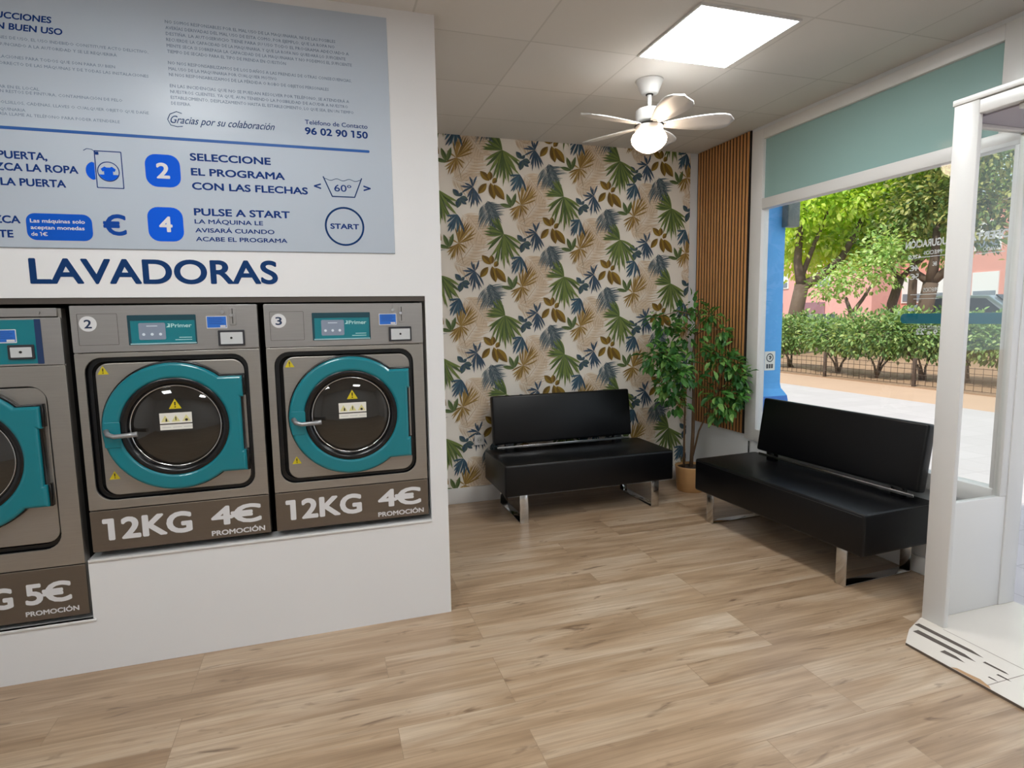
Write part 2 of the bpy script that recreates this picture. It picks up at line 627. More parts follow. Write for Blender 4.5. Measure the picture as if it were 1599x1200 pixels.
tag(b.build('trim_2', M_FRAME), kind='structure')

# back wall with leaf wallpaper (the print is part of the wall)
def leaflet(mb, a, t, w, y, mi, bow=0.5, tone=None, curve=0.0):
    """one printed leaf blade from a to t, greatest width w at bow"""
    a, t = Vector(a), Vector(t)
    d = t - a
    Ln = d.length
    if Ln < 1e-5: return
    u = d / Ln
    n = Vector((-u.y, u.x))
    L_, R_ = [], []
    mid = []
    N_ = 7
    for k in range(N_ + 1):
        s = k / N_
        if s < bow: q = math.sin(PI / 2 * s / bow) ** 0.8
        else: q = math.cos(PI / 2 * (s - bow) / (1 - bow)) ** 0.9
        q = max(q, 0.0)
        c = a + u * (Ln * s) + n * (curve * Ln * math.sin(PI * s) * 0.5)
        L_.append(c + n * (w / 2 * q)); R_.append(c - n * (w / 2 * q)); mid.append(c)
    for side, m_ in ((L_, mi), (R_, mi if tone is None else tone)):
        ring = mid + side[-2:0:-1] if side is L_ else mid + side[-2:0:-1]
        vs = []
        for p in ring:
            vs.append((p.x, y, p.y))
        try: mb.poly(vs, m_)
        except Exception: pass

WP = dict(bg=0, g1=1, g2=2, au1=3, au2=4, ol1=5, ol2=6, bl1=7, bl2=8, nv=9, sl=10, fe1=11, fe2=12, sg=13, tan1=14, tan2=15)
wp_mats = [mat('paper_ground', (233, 226, 216), 0.75, var=(5, 0.05))] + [mat(n, c, 0.75) for n, c in (
    ('leaf_green', (110, 126, 62)), ('leaf_deep_green', (74, 94, 50)), ('leaf_gold', (164, 134, 72)), ('leaf_bronze', (126, 98, 44)),
    ('leaf_olive', (140, 112, 34)), ('leaf_brown', (106, 80, 24)), ('leaf_blue', (66, 98, 116)), ('leaf_dark_blue', (50, 74, 94)),
    ('leaf_navy', (60, 80, 102)), ('leaf_slate', (72, 92, 92)), ('leaf_grey', (98, 112, 118)), ('leaf_ash', (72, 86, 94)),
    ('leaf_sage', (96, 112, 66)), ('plume_tan', (217, 198, 174)), ('plume_rose', (200, 177, 150)))]

def wallpaper(mb):
    K = 0.00090
    rng = random.Random(5)
    def fan(G, c, tips, w, m1, m2, y, bow=0.5, start=0.0):
        cx, cz = G[0] + c[0] * K, G[1] + c[1] * K
        for i, (dx, dz) in enumerate(tips):
            t = (G[0] + (c[0] + dx) * K, G[1] + (c[1] + dz) * K)
            a = (cx + (t[0] - cx) * start, cz + (t[1] - cz) * start)
            leaflet(mb, a, t, w * K, y - i * 0.00003, m1 if i % 3 else m2, bow, tone=(m2 if i % 2 else m1), curve=rng.uniform(-0.12, 0.12))
    def plume(G, a, t, ln, w, m1, m2, y, n=16, swing=0.9):
        A = Vector((G[0] + a[0] * K, G[1] + a[1] * K)); T = Vector((G[0] + t[0] * K, G[1] + t[1] * K))
        u = (T - A).normalized(); nn = Vector((-u.y, u.x))
        leaflet(mb, A, T, w * 0.8 * K, y, m2, 0.4)
        for k in range(n):
            s = 0.06 + 0.9 * k / n
            P = A.lerp(T, s)
            for sg in (-1, 1):
                l = ln * K * (0.55 + 0.6 * math.sin(PI * min(1, s + 0.1))) * rng.uniform(0.6, 1.2)
                q = P + (u * (1 - swing * 0.3) + nn * sg * swing).normalized() * l
                leaflet(mb, P, q, w * K, y - k * 0.00002 - (0.00001 if sg > 0 else 0), m1 if (k + sg) % 3 else m2, 0.4, curve=0.15 * sg)
    cols = [(0.915, 2.51), (1.437, 2.842), (1.960, 2.505), (2.480, 2.82), (2.985, 2.45)]
    for ci, (gx, gz) in enumerate([(0.392, 2.842)] + cols + [(3.51, 2.80)]):
        for r_ in range(-1, 6):
            G = (gx, gz - 0.6525 * r_)
            y = YB - 0.0006
            plume(G, (195, -190), (430, -430), 165, 9, WP['tan1'], WP['tan2'], y, 30)
            plume(G, (-430, -290), (-215, -10), 175, 9, WP['tan1'], WP['tan2'], y - 0.0006, 30)
            plume(G, (-330, -560), (-180, -760), 130, 9, WP['tan1'], WP['tan2'], y - 0.0012, 26)
            plume(G, (110, 110), (330, 40), 120, 7, WP['tan1'], WP['tan2'], y - 0.0016, 20)
            y -= 0.0014
            # gold fan palm
            fan(G, (-415, -90), [(-30, 140), (5, 165), (45, 180), (95, 190), (130, 165), (155, 130), (165, 95), (150, 55), (-85, 55),
                                 (-115, -50), (-110, -85), (-100, -110), (-80, -150), (-62, -150), (-45, -140), (-15, -115), (15, -75), (60, -90), (75, -45), (20, 175), (70, 188), (112, 180), (143, 148)], 15, WP['au1'], WP['au2'], y - 0.0010, 0.6)
            leaflet(mb, (G[0] - 415 * K, G[1] - 90 * K), (G[0] - 372 * K, G[1] - 285 * K), 6 * K, y - 0.00095, WP['au2'], 0.3)
            # ash feather
            plume(G, (-185, -470), (-85, -610), 150, 9, WP['fe1'], WP['fe2'], y - 0.0016, 15, 1.5)
            plume(G, (-150, -430), (-60, -690), 85, 11, WP['fe2'], WP['fe1'], y - 0.0019, 20, 0.6)
            # navy palm
            fan(G, (-275, -330), [(-30, 90), (40, 100), (-115, 5), (-105, -55), (-55, -95), (-28, -185), (-42, -140), (5, -160), (22, -120), (38, -172), (62, -150), (82, -130), (-75, 30), (-8, 70)], 17, WP['nv'], WP['bl2'], y - 0.0022, 0.6)
            # slate round leaves
            for (ax, az, tx, tz, w) in ((-400, -415, -455, -355, 48), (-395, -425, -420, -515, 52), (-395, -425, -320, -440, 50), (-390, -440, -335, -480, 34), (-402, -415, -370, -380, 30)):
                leaflet(mb, (G[0] + ax * K, G[1] + az * K), (G[0] + tx * K, G[1] + tz * K), w * K, y - 0.0027 + ax * 1e-7 + tz * 3e-7, WP['sl'], 0.5, tone=WP['bl2'])
            # olive broad leaves
            for i, (ax, az, tx, tz, w) in enumerate(((-125, -270, -208, -190, 58), (-118, -265, -118, -185, 50), (-150, -292, -228, -385, 58), (-115, -285, -82, -428, 66), (-85, -298, 12, -428, 74), (-95, -290, -55, -240, 44))):
                leaflet(mb, (G[0] + ax * K, G[1] + az * K), (G[0] + tx * K, G[1] + tz * K), w * K, y - 0.0031 - i * 3e-5, WP['ol1'], 0.5, tone=WP['ol2'])
            # sage pair
            for i, (ax, az, tx, tz, w) in enumerate(((75, -485, 32, -372, 40), (80, -485, 120, -362, 38), (78, -488, -32, -465, 34))):
                leaflet(mb, (G[0] + ax * K, G[1] + az * K), (G[0] + tx * K, G[1] + tz * K), w * K, y - 0.0035 - i * 3e-5, WP['sg'], 0.5, tone=WP['g2'])
            # green fan palm
            fan(G, (0, 0), [(-58, 152), (-85, 150), (-118, 138), (-100, 100), (-140, 75), (-165, 48), (-188, 20), (-186, -4), (-165, -100), (-155, -150), (-128, -205), (-95, -250), (-62, -280), (-30, -250), (0, -314), (30, -260), (54, -286), (82, -236), (108, -238), (135, -190), (160, -205), (168, -140), (168, -90)],
                25, WP['g1'], WP['g2'], y - 0.0039, 0.55)
            # blue hanging fan
            fan(G, (160, -200), [(-100, -12), (-98, -70), (-95, -110), (-92, -155), (-66, -160), (-40, -140), (-8, -162), (10, -120), (28, -90), (58, -155)], 19, WP['bl1'], WP['bl2'], y - 0.0045, 0.65)

b = MB()
wallpaper(b)
for co, no in (((PAPER_X, 0, 0), (1, 0, 0)), ((XE - 0.05, 0, 0), (-1, 0, 0)), ((0, 0, HC), (0, 0, 1)), ((0, 0, 0.131), (0, 0, -1))):
    g = b.bm.verts[:] + b.bm.edges[:] + b.bm.faces[:]
    bmesh.ops.bisect_plane(b.bm, geom=g, plane_co=co, plane_no=no, clear_outer=True)
b.box((XE - 0.1, YB, 0), (PAPER_X, YB + 0.12, HC), 0)
b.box((PAPER_X, YB, 0), (XR + 0.1, YB + 0.12, HC), 16)
tag(b.build('wall_back', wp_mats + [M_WALL], normals=False), kind='structure')
b = MB(); b.box((XE - 0.05, YB - 0.016, 0), (XR, YB, 0.131), bevel=0.003)
tag(b.build('baseboard_back', M_FRAME), kind='structure')

# window side wall
VY0, VY1 = 0.45, 2.03          # entrance lobby between these y
b = MB()
b.box((XR, 3.972, 0), (XR + 0.10, YB, HC))
b.box((XR, 2.049, 0), (XR + 0.10, 3.972, 0.512))
b.box((XR, YF, 0), (XR + 0.10, VY0, HC))
b.box((XR, VY0, 2.445), (XR + 0.10, 2.10, HC))
b.box((XR, 2.10, 2.905), (XR + 0.10, 3.972, HC))
tag(b.build('wall_right', M_WALL), kind='structure')
b = MB(); b.box((XR - 0.014, 2.05, 0), (XR, YB - 0.016, 0.10), bevel=0.003)
tag(b.build('baseboard_right', M_FRAME), kind='structure')

# shop window: frame, painted upper pane, clear lower pane
win = tag(empty('window_1', (XR, 2.98, 0.512)), kind='structure')
def wloc(o): o.location = (-XR, -2.98, -0.512)
b = MB()
b.box((XR - 0.012, 3.846, 0.512), (XR + 0.06, 3.972, 2.905), bevel=0.003)
b.box((XR - 0.012, 2.05, 0.512), (XR + 0.06, 2.10, 2.36), bevel=0.003)
b.box((XR - 0.012, 2.18, 2.828), (XR + 0.06, 3.846, 2.905), bevel=0.003)
b.box((XR - 0.012, 2.05, 2.36), (XR + 0.06, 2.18, 2.905), bevel=0.003)
b.box((XR - 0.014, 2.05, 2.312), (XR + 0.06, 3.846, 2.388), bevel=0.003)
b.box((XR - 0.022, 2.05, 0.512), (XR + 0.06, 3.846, 0.607), bevel=0.003)
wloc(b.build('window_frame', M_FRAME, win))
b = MB(); b.box((XR + 0.012, 2.18, 2.388), (XR + 0.02, 3.846, 2.828)); wloc(b.build('transom_pane', mat('teal_backed_glass', (142, 172, 168), 0.10, spec=0.6), win))
b = MB(); b.box((XR + 0.012, 2.10, 0.607), (XR + 0.018, 3.846, 2.312)); wloc(b.build('window_pane', M_GLASS, win))

# entrance lobby: post, header, glazed side, soffit
XH = 2.758
PY0, PY1 = 1.937, 2.047
ent = tag(empty('door_1', (XH, PY1, 0)), kind='structure')
def eloc(o): o.location = (-XH, -PY1, 0)
b = MB(); b.box((XH, PY0, 0), (XH + 0.026, PY1, 2.445), bevel=0.003)
eloc(b.build('corner_post', M_FRAME, ent))
b = MB()
b.box((XH, VY0, 2.368), (XH + 0.045, PY0, 2.425), bevel=0.003)
b.box((XH - 0.006, VY0, 2.429), (XH + 0.10, PY1 + 0.004, 2.455), bevel=0.003)
b.box((XH + 0.03, VY0 + 0.05, 2.345), (XH + 0.08, 1.80, 2.368), bevel=0.003)
eloc(b.build('header', M_FRAME, ent))
b = MB(); b.box((XH + 0.026, 2.016, 0.012), (XR - 0.012, 2.048, 0.588), bevel=0.003)
eloc(b.build('lower_panel', M_FRAME, ent))
b = MB(); b.box((XH + 0.026, 2.016, 2.345), (XR - 0.012, 2.048, 2.362), bevel=0.002)
b.box((XR - 0.060, 2.014, 0.588), (XR - 0.012, 2.048, 2.345), bevel=0.003)
eloc(b.build('side_frame', M_FRAME, ent))
b = MB(); b.box((XH + 0.026, 2.028, 0.588), (XR - 0.060, 2.034, 2.345)); eloc(b.build('side_pane', M_GLASS, ent))
b = MB(); b.box((XH + 0.045, VY0, 2.362), (XR + 0.10, 2.048, 2.40)); eloc(b.build('soffit', mat('soffit_board', (176, 170, 180), 0.6), ent))
b = MB(); b.box((XH, VY0 - 0.06, 0), (XR, VY0, 2.455), bevel=0.004); eloc(b.build('lobby_wall', M_FRAME, ent))
b = MB(); b.box((XR - 0.012, 2.010, 0.012), (XR + 0.10, 2.048, 2.362), bevel=0.004); eloc(b.build('outer_jamb', M_FRAME, ent))

# tiled threshold with worn grip strips
b = MB()
zt = 0.012
pts = [(2.478, 1.905), (2.60, 1.985), (2.75, 2.046), (XR + 0.10, 2.046), (XR + 0.10, 0.40), (2.478, 0.40)]
b.prism([(x, y, zt) for x, y in pts], (0, 0, -zt + 0.001), 0)
b.box((2.476, 0.40, 0.001), (2.480, 1.903, 0.011), 2)
def strip(x0, x1, y0, y1, tip=0.06):
    z = zt + 0.0006
    b.poly([(x0, y1, z), (x0 + 0.2 * (x1 - x0), y0 + tip, z), ((x0 + x1) / 2, y0, z), (x1, y0 + tip, z), (x1, y1, z)], 1)
strip(2.662, 2.692, 1.70, 2.008); strip(2.598, 2.632, 1.69, 1.965)
strip(2.640, 2.655, 1.58, 1.68, 0.02); strip(2.55, 2.58, 1.70, 1.80, 0.05); strip(2.60, 2.612, 1.545, 1.60, 0.02); strip(2.655, 2.672, 1.45, 1.53, 0.03)
strip(2.55, 2.56, 1.56, 1.60, 0.02); strip(2.59, 2.605, 1.37, 1.44, 0.03)
for y_ in (1.56, 0.96): b.poly([(2.48, y_, zt + 0.0005), (2.75, y_, zt + 0.0005), (2.75, y_ + 0.004, zt + 0.0005), (2.48, y_ + 0.004, zt + 0.0005)], 3)
b.poly([(2.745, 0.4, zt + 0.0005), (2.749, 0.4, zt + 0.0005), (2.749, 1.93, zt + 0.0005), (2.745, 1.93, zt + 0.0005)], 3)
chip = [(2.479, 1.70), (2.496, 1.685), (2.500, 1.64), (2.507, 1.60), (2.492, 1.555), (2.479, 1.54)]
b.poly([(x, y, zt + 0.0007) for x, y in chip], 4)
tag(b.build('trim_3', [M_TILE, M_STRIP, mat('tile_edge', (96, 84, 74), 0.8), mat('tile_joint', (150, 140, 132), 0.8), mat('chipped_clay', (176, 140, 104), 0.9)], normals=False), kind='structure')

# ------------------------------------------------------------------ instruction poster
YP = YW - 0.004
pos = tag(empty('instruction_poster', (-0.6, YP, 1.832)), 'pale blue grey poster of Spanish washing instructions on white wall above LAVADORAS', 'poster')
def ploc(o): o.location = (0.6, -YP, -1.832); return o
b = MB(); b.box((-2.35, YP, 1.832), (0.351, YP + 0.0035, 2.888), bevel=0.001)
b.box((-2.35, YP - 0.0006, 1.832), (0.351, YP, 1.8345), 1)
ploc(b.build('poster_panel', [M_POSTER, mat('poster_edge', (120, 126, 134), 0.6)], pos))
yt = YP
BD = 0.030
b = MB(); text_on(b, 'INSTRUCCIONES', -0.950, 2.700, 0.0245, align='r', bold=BD, stretch=1.12, shear=0.12, y=yt); ploc(b.build('lettering', M_NAVY, pos, normals=False))
b = MB(); text_on(b, 'PARA UN BUEN USO', -0.917, 2.660, 0.0245, align='r', bold=BD, stretch=1.12, shear=0.12, y=yt); ploc(b.build('lettering', M_NAVY, pos, normals=False))
b = MB(); text_on(b, 'ABRA LA PUERTA,', -1.010, 2.176, 0.030, align='r', bold=BD, stretch=1.08, y=yt); ploc(b.build('lettering', M_NAVY, pos, normals=False))
b = MB(); text_on(b, 'INTRODUZCA LA ROPA', -0.908, 2.130, 0.030, align='r', bold=BD, stretch=1.08, y=yt); ploc(b.build('lettering', M_NAVY, pos, normals=False))
b = MB(); text_on(b, 'Y CIERRE LA PUERTA', -0.955, 2.073, 0.030, align='r', bold=BD, stretch=1.08, y=yt); ploc(b.build('lettering', M_NAVY, pos, normals=False))
b = MB(); text_on(b, 'INTRODUZCA', -1.122, 1.927, 0.030, align='r', bold=BD, stretch=1.08, y=yt); ploc(b.build('lettering', M_NAVY, pos, normals=False))
b = MB(); text_on(b, 'EL IMPORTE', -1.150, 1.871, 0.030, align='r', bold=BD, stretch=1.08, y=yt); ploc(b.build('lettering', M_NAVY, pos, normals=False))
b = MB(); text_on(b, 'SELECCIONE', -0.497, 2.208, 0.031, -0.177, bold=BD, y=yt); ploc(b.build('lettering', M_NAVY, pos, normals=False))
b = MB(); text_on(b, 'EL PROGRAMA', -0.497, 2.147, 0.031, -0.122, bold=BD, y=yt); ploc(b.build('lettering', M_NAVY, pos, normals=False))
b = MB(); text_on(b, 'CON LAS FLECHAS', -0.497, 2.088, 0.031, -0.028, bold=BD, y=yt); ploc(b.build('lettering', M_NAVY, pos, normals=False))
b = MB(); text_on(b, 'PULSE A START', -0.497, 1.980, 0.031, -0.110, bold=BD, y=yt); ploc(b.build('lettering', M_NAVY, pos, normals=False))
b = MB(); text_on(b, 'LA MÁQUINA LE', -0.497, 1.946, 0.0185, -0.224, bold=0.020, y=yt); ploc(b.build('lettering', M_NAVY, pos, normals=False))
b = MB(); text_on(b, 'AVISARÁ CUANDO', -0.497, 1.909, 0.0185, -0.179, bold=0.020, y=yt); ploc(b.build('lettering', M_NAVY, pos, normals=False))
b = MB(); text_on(b, 'ACABE EL PROGRAMA', -0.497, 1.872, 0.0185, -0.127, bold=0.020, y=yt); ploc(b.build('lettering', M_NAVY, pos, normals=False))
b = MB(); text_on(b, 'Teléfono de Contacto', -0.025, 2.394, 0.0190, 0.247, bold=0.01, y=yt); ploc(b.build('lettering', M_NAVY, pos, normals=False))
b = MB(); text_on(b, '96 02 90 150', -0.027, 2.350, 0.031, 0.247, bold=BD, y=yt); ploc(b.build('lettering', M_NAVY, pos, normals=False))
b = MB(); text_on(b, 'START', 0.062, 1.940, 0.024, 0.190, bold=BD, y=yt); ploc(b.build('lettering', M_NAVY, pos, normals=False))
b = MB(); text_on(b, '60º', 0.087, 2.108, 0.030, 0.163, bold=0.008, y=yt); ploc(b.build('lettering', M_NAVY, pos, normals=False))
b = MB(); text_on(b, '<', -0.001, 2.110, 0.034, 0.030, bold=BD, y=yt); ploc(b.build('lettering', M_NAVY, pos, normals=False))
b = MB(); text_on(b, '>', 0.217, 2.110, 0.034, 0.250, bold=BD, y=yt); ploc(b.build('lettering', M_NAVY, pos, normals=False))
b = MB()
text_on(b, 'Gracias por su colaboración', -0.560, 2.357, 0.030, -0.152, bold=0.004, shear=0.45, y=yt)
b.tube([(-0.515, yt, 2.398), (-0.535, yt, 2.404), (-0.560, yt, 2.392), (-0.570, yt, 2.370), (-0.560, yt, 2.348), (-0.535, yt, 2.343), (-0.515, yt, 2.346)], 0.0016, 6)
ploc(b.build('handwritten_line', M_NAVY2, pos, normals=False))
# small print
b = MB()
para = [("NO SOMOS RESPONSABLES POR EL MAL USO DE LA MAQUINARIA, NI DE LAS POSIBLES", 0.122), ("AVERÍAS DERIVADAS DEL MAL USO DE ESTA COMO, POR EJEMPLO, QUE LA ROPA NO", 0.118),
        ("DESTIÑA. LA AUTOSERVICIO TIENE PARA SU USO TODO EL PROGRAMA ADECUADO A", 0.178), ("RECUERDE: LA CAPACIDAD DE LA MAQUINARIA, Y QUE LA ROPA NO QUEDARÁ LO SUFICIENTE", 0.163),
        ("MENTE SECA SI SOBREPASA LA CAPACIDAD DE LA MAQUINARIA Y NO PODEMOS EL SUFICIENTE", 0.189), ("TIEMPO DE SECADO PARA EL TIPO DE PRENDA EN CUESTIÓN", -0.091), None,
        ("NO NOS RESPONSABILIZAMOS DE LOS DAÑOS A LAS PRENDAS DE OTRAS CONSECUENCIAS,", 0.185), ("MAL USO DE LA MAQUINARIA POR CUALQUIER MOTIVO", -0.132), ("NI NOS RESPONSABILIZAMOS DE LA PÉRDIDA O ROBO DE OBJETOS PERSONALES", 0.084), None,
        ("EN LAS INCIDENCIAS QUE NO SE PUEDAN RESOLVER POR TELÉFONO, SE ATENDERÁ A", 0.170), ("NUESTROS CLIENTES, YA QUE, AUN TENIENDO LA POSIBILIDAD DE ACUDIR A NUESTRO", 0.164),
        ("ESTABLECIMIENTO, DESPLAZAMIENTO HASTA EL ESTABLECIMIENTO, LO QUE SEA, EN UN TIEMPO", 0.188), ("DE ESPERA.", -0.479)]
zz = 2.752
for p in para:
    if p: text_on(b, p[0], -0.552, zz, 0.0125, p[1], bold=0.006, y=yt, res=1, thick=0.0004)
    zz -= 0.0232 if p else 0.0215
for s, x1, z in (("POR FAVOR, LAS INSTALACIONES DE USO, EL USO INDEBIDO CONSTITUYE ACTO DELICTIVO,", -0.622, 2.661), ("Y SERÁ DENUNCIADO A LA AUTORIDAD Y SE LE REQUERIRÁ", -0.736, 2.636), ("POR FAVOR, CUIDE LAS INSTALACIONES PARA TODOS QUE SON PARA SU BIEN", -0.746, 2.590),
                 ("ES OBLIGATORIO EL USO CORRECTO DE LAS MÁQUINAS Y DE TODAS LAS INSTALACIONES", -0.628, 2.566), ("NO SE PERMITE FUMAR EN EL LOCAL", -1.014, 2.478), ("NO INTRODUZCA PRENDAS CON RESTOS DE PINTURA, CONTAMINACIÓN DE PELO", -0.730, 2.461), ("NO OLVIDE VACIAR LOS BOLSILLOS, CADENAS, LLAVES O CUALQUIER OBJETO QUE DAÑE", -0.638, 2.420), ("LA MAQUINARIA", -1.067, 2.394), ("EN CASO DE AVERÍA LLAME AL TELÉFONO PARA PODER ATENDERLE", -0.746, 2.376)):
    text_on(b, s, x1, z - 0.036, 0.0110, align='r', bold=0.004, stretch=1.1, y=yt, res=1, thick=0.0004)
ploc(b.build('small_print', M_PRINT, pos, normals=False))
b = MB(); front_shape(b, [rrect(-2.3, 0.252, 2.2875, 2.2995, 0.006, 4)], 0.0008, yt)
ploc(b.build('divider_line', mat('divider_blue', (12, 84, 160), 0.5), pos))
for n_, x0, x1, z0, z1 in (('2', -0.668, -0.537, 2.093, 2.226), ('4', -0.675, -0.541, 1.868, 2.010)):
    b = MB(); front_shape(b, [rrect(x0, x1, z0, z1, 0.042)], 0.0008, yt)
    bo = ploc(b.build('number_badge', M_BLUE, pos))
    b = MB(); cx = (x0 + x1) / 2; cz = (z0 + z1) / 2
    text_on(b, n_, cx - 0.025, cz - 0.032, 0.064, cx + 0.025, bold=0.03, y=yt - 0.0008)
    o = b.build('numeral', M_WHITEV, bo, normals=False)
b = MB(); front_shape(b, [rrect(-1.104, -0.877, 1.863, 1.969, 0.032)], 0.0008, yt)
co = ploc(b.build('coin_notice', mat('notice_blue', (8, 84, 190), 0.6, spec=0.15), pos))
b = MB()
text_on(b, 'Las máquinas solo', -1.090, 1.932, 0.0150, -0.902, bold=0.02, y=yt - 0.0008)
text_on(b, 'aceptan monedas', -1.090, 1.906, 0.0150, -0.905, bold=0.02, y=yt - 0.0008)
text_on(b, 'de 1€', -1.090, 1.880, 0.0150, -1.035, bold=0.02, y=yt - 0.0008)
b.build('notice_lettering', M_WHITEV, co, normals=False)
b = MB(); text_on(b, '€', -0.838, 1.888, 0.086, -0.755, bold=0.025, y=yt)
ploc(b.build('euro_sign', mat('euro_blue', (8, 66, 150), 0.6, spec=0.15), pos, normals=False))
# machine with shirt pictogram
b = MB()
front_shape(b, [rrect(-0.848, -0.750, 2.078, 2.227, 0.003, 2), rrect(-0.8445, -0.7535, 2.0815, 2.2235, 0.002, 2)], 0.0008, yt)
front_shape(b, [circ(-0.802, 2.145, 0.040), circ(-0.802, 2.145, 0.0365)], 0.0008, yt)
b.tube([(-0.835, yt, 2.214), (-0.855, yt, 2.230), (-0.872, yt, 2.232), (-0.884, yt, 2.224)], 0.0013, 6)
b.box((-0.844, yt - 0.0007, 2.210), (-0.832, yt, 2.222))
ploc(b.build('machine_pictogram', M_NAVY, pos))
b = MB()
shirt = [(-0.829, 2.155), (-0.815, 2.165), (-0.808, 2.161), (-0.796, 2.161), (-0.789, 2.165), (-0.775, 2.155), (-0.781, 2.144), (-0.786, 2.147), (-0.786, 2.115), (-0.818, 2.115), (-0.818, 2.147), (-0.823, 2.144)]
front_shape(b, [shirt], 0.0008, yt)
front_shape(b, [circ(-0.802, 2.145, 0.036, 20, 200, 340)], 0.0007, yt)
front_shape(b, [[(-0.850, 2.112), (-0.850, 2.178)] + [(-0.850 - 0.032 * math.sin(R(a)), 2.145 + 0.037 * math.cos(R(a))) for a in range(15, 180, 15)]], 0.0008, yt)
ploc(b.build('shirt_pictogram', M_BLUE, pos))
b = MB()
def bar2(mb, a, c, w, y):
    a, c = Vector(a), Vector(c); d = (c - a).normalized(); n = Vector((-d.y, d.x)) * w / 2
    front_shape(mb, [[tuple(a + n), tuple(a - n), tuple(c - n), tuple(c + n)]], 0.0008, y)
bar2(b, (0.041, 2.172), (0.077, 2.085), 0.005, yt); bar2(b, (0.176, 2.085), (0.211, 2.172), 0.005, yt); bar2(b, (0.0755, 2.085), (0.1775, 2.085), 0.005, yt)
wav = [(0.045 + 0.0055 * k, yt, 2.160 + 0.004 * math.cos(k * 6 * PI / 30 * 1.0)) for k in range(30)]
b.tube(wav, 0.0013, 5)
front_shape(b, [circ(0.1255, 1.952, 0.088), circ(0.1255, 1.952, 0.0795)], 0.0008, yt)
ploc(b.build('wash_pictograms', M_NAVY2, pos))

b = MB(); text_on(b, 'LAVADORAS', -1.112, 1.689, 0.103, -0.176, bold=0.024, y=YW, thick=0.001, res=8)
lv = b.build('wall_lettering', M_NAVY2, normals=False)
tag(lv, 'large navy word LAVADORAS stuck on white wall under the poster', 'sign')

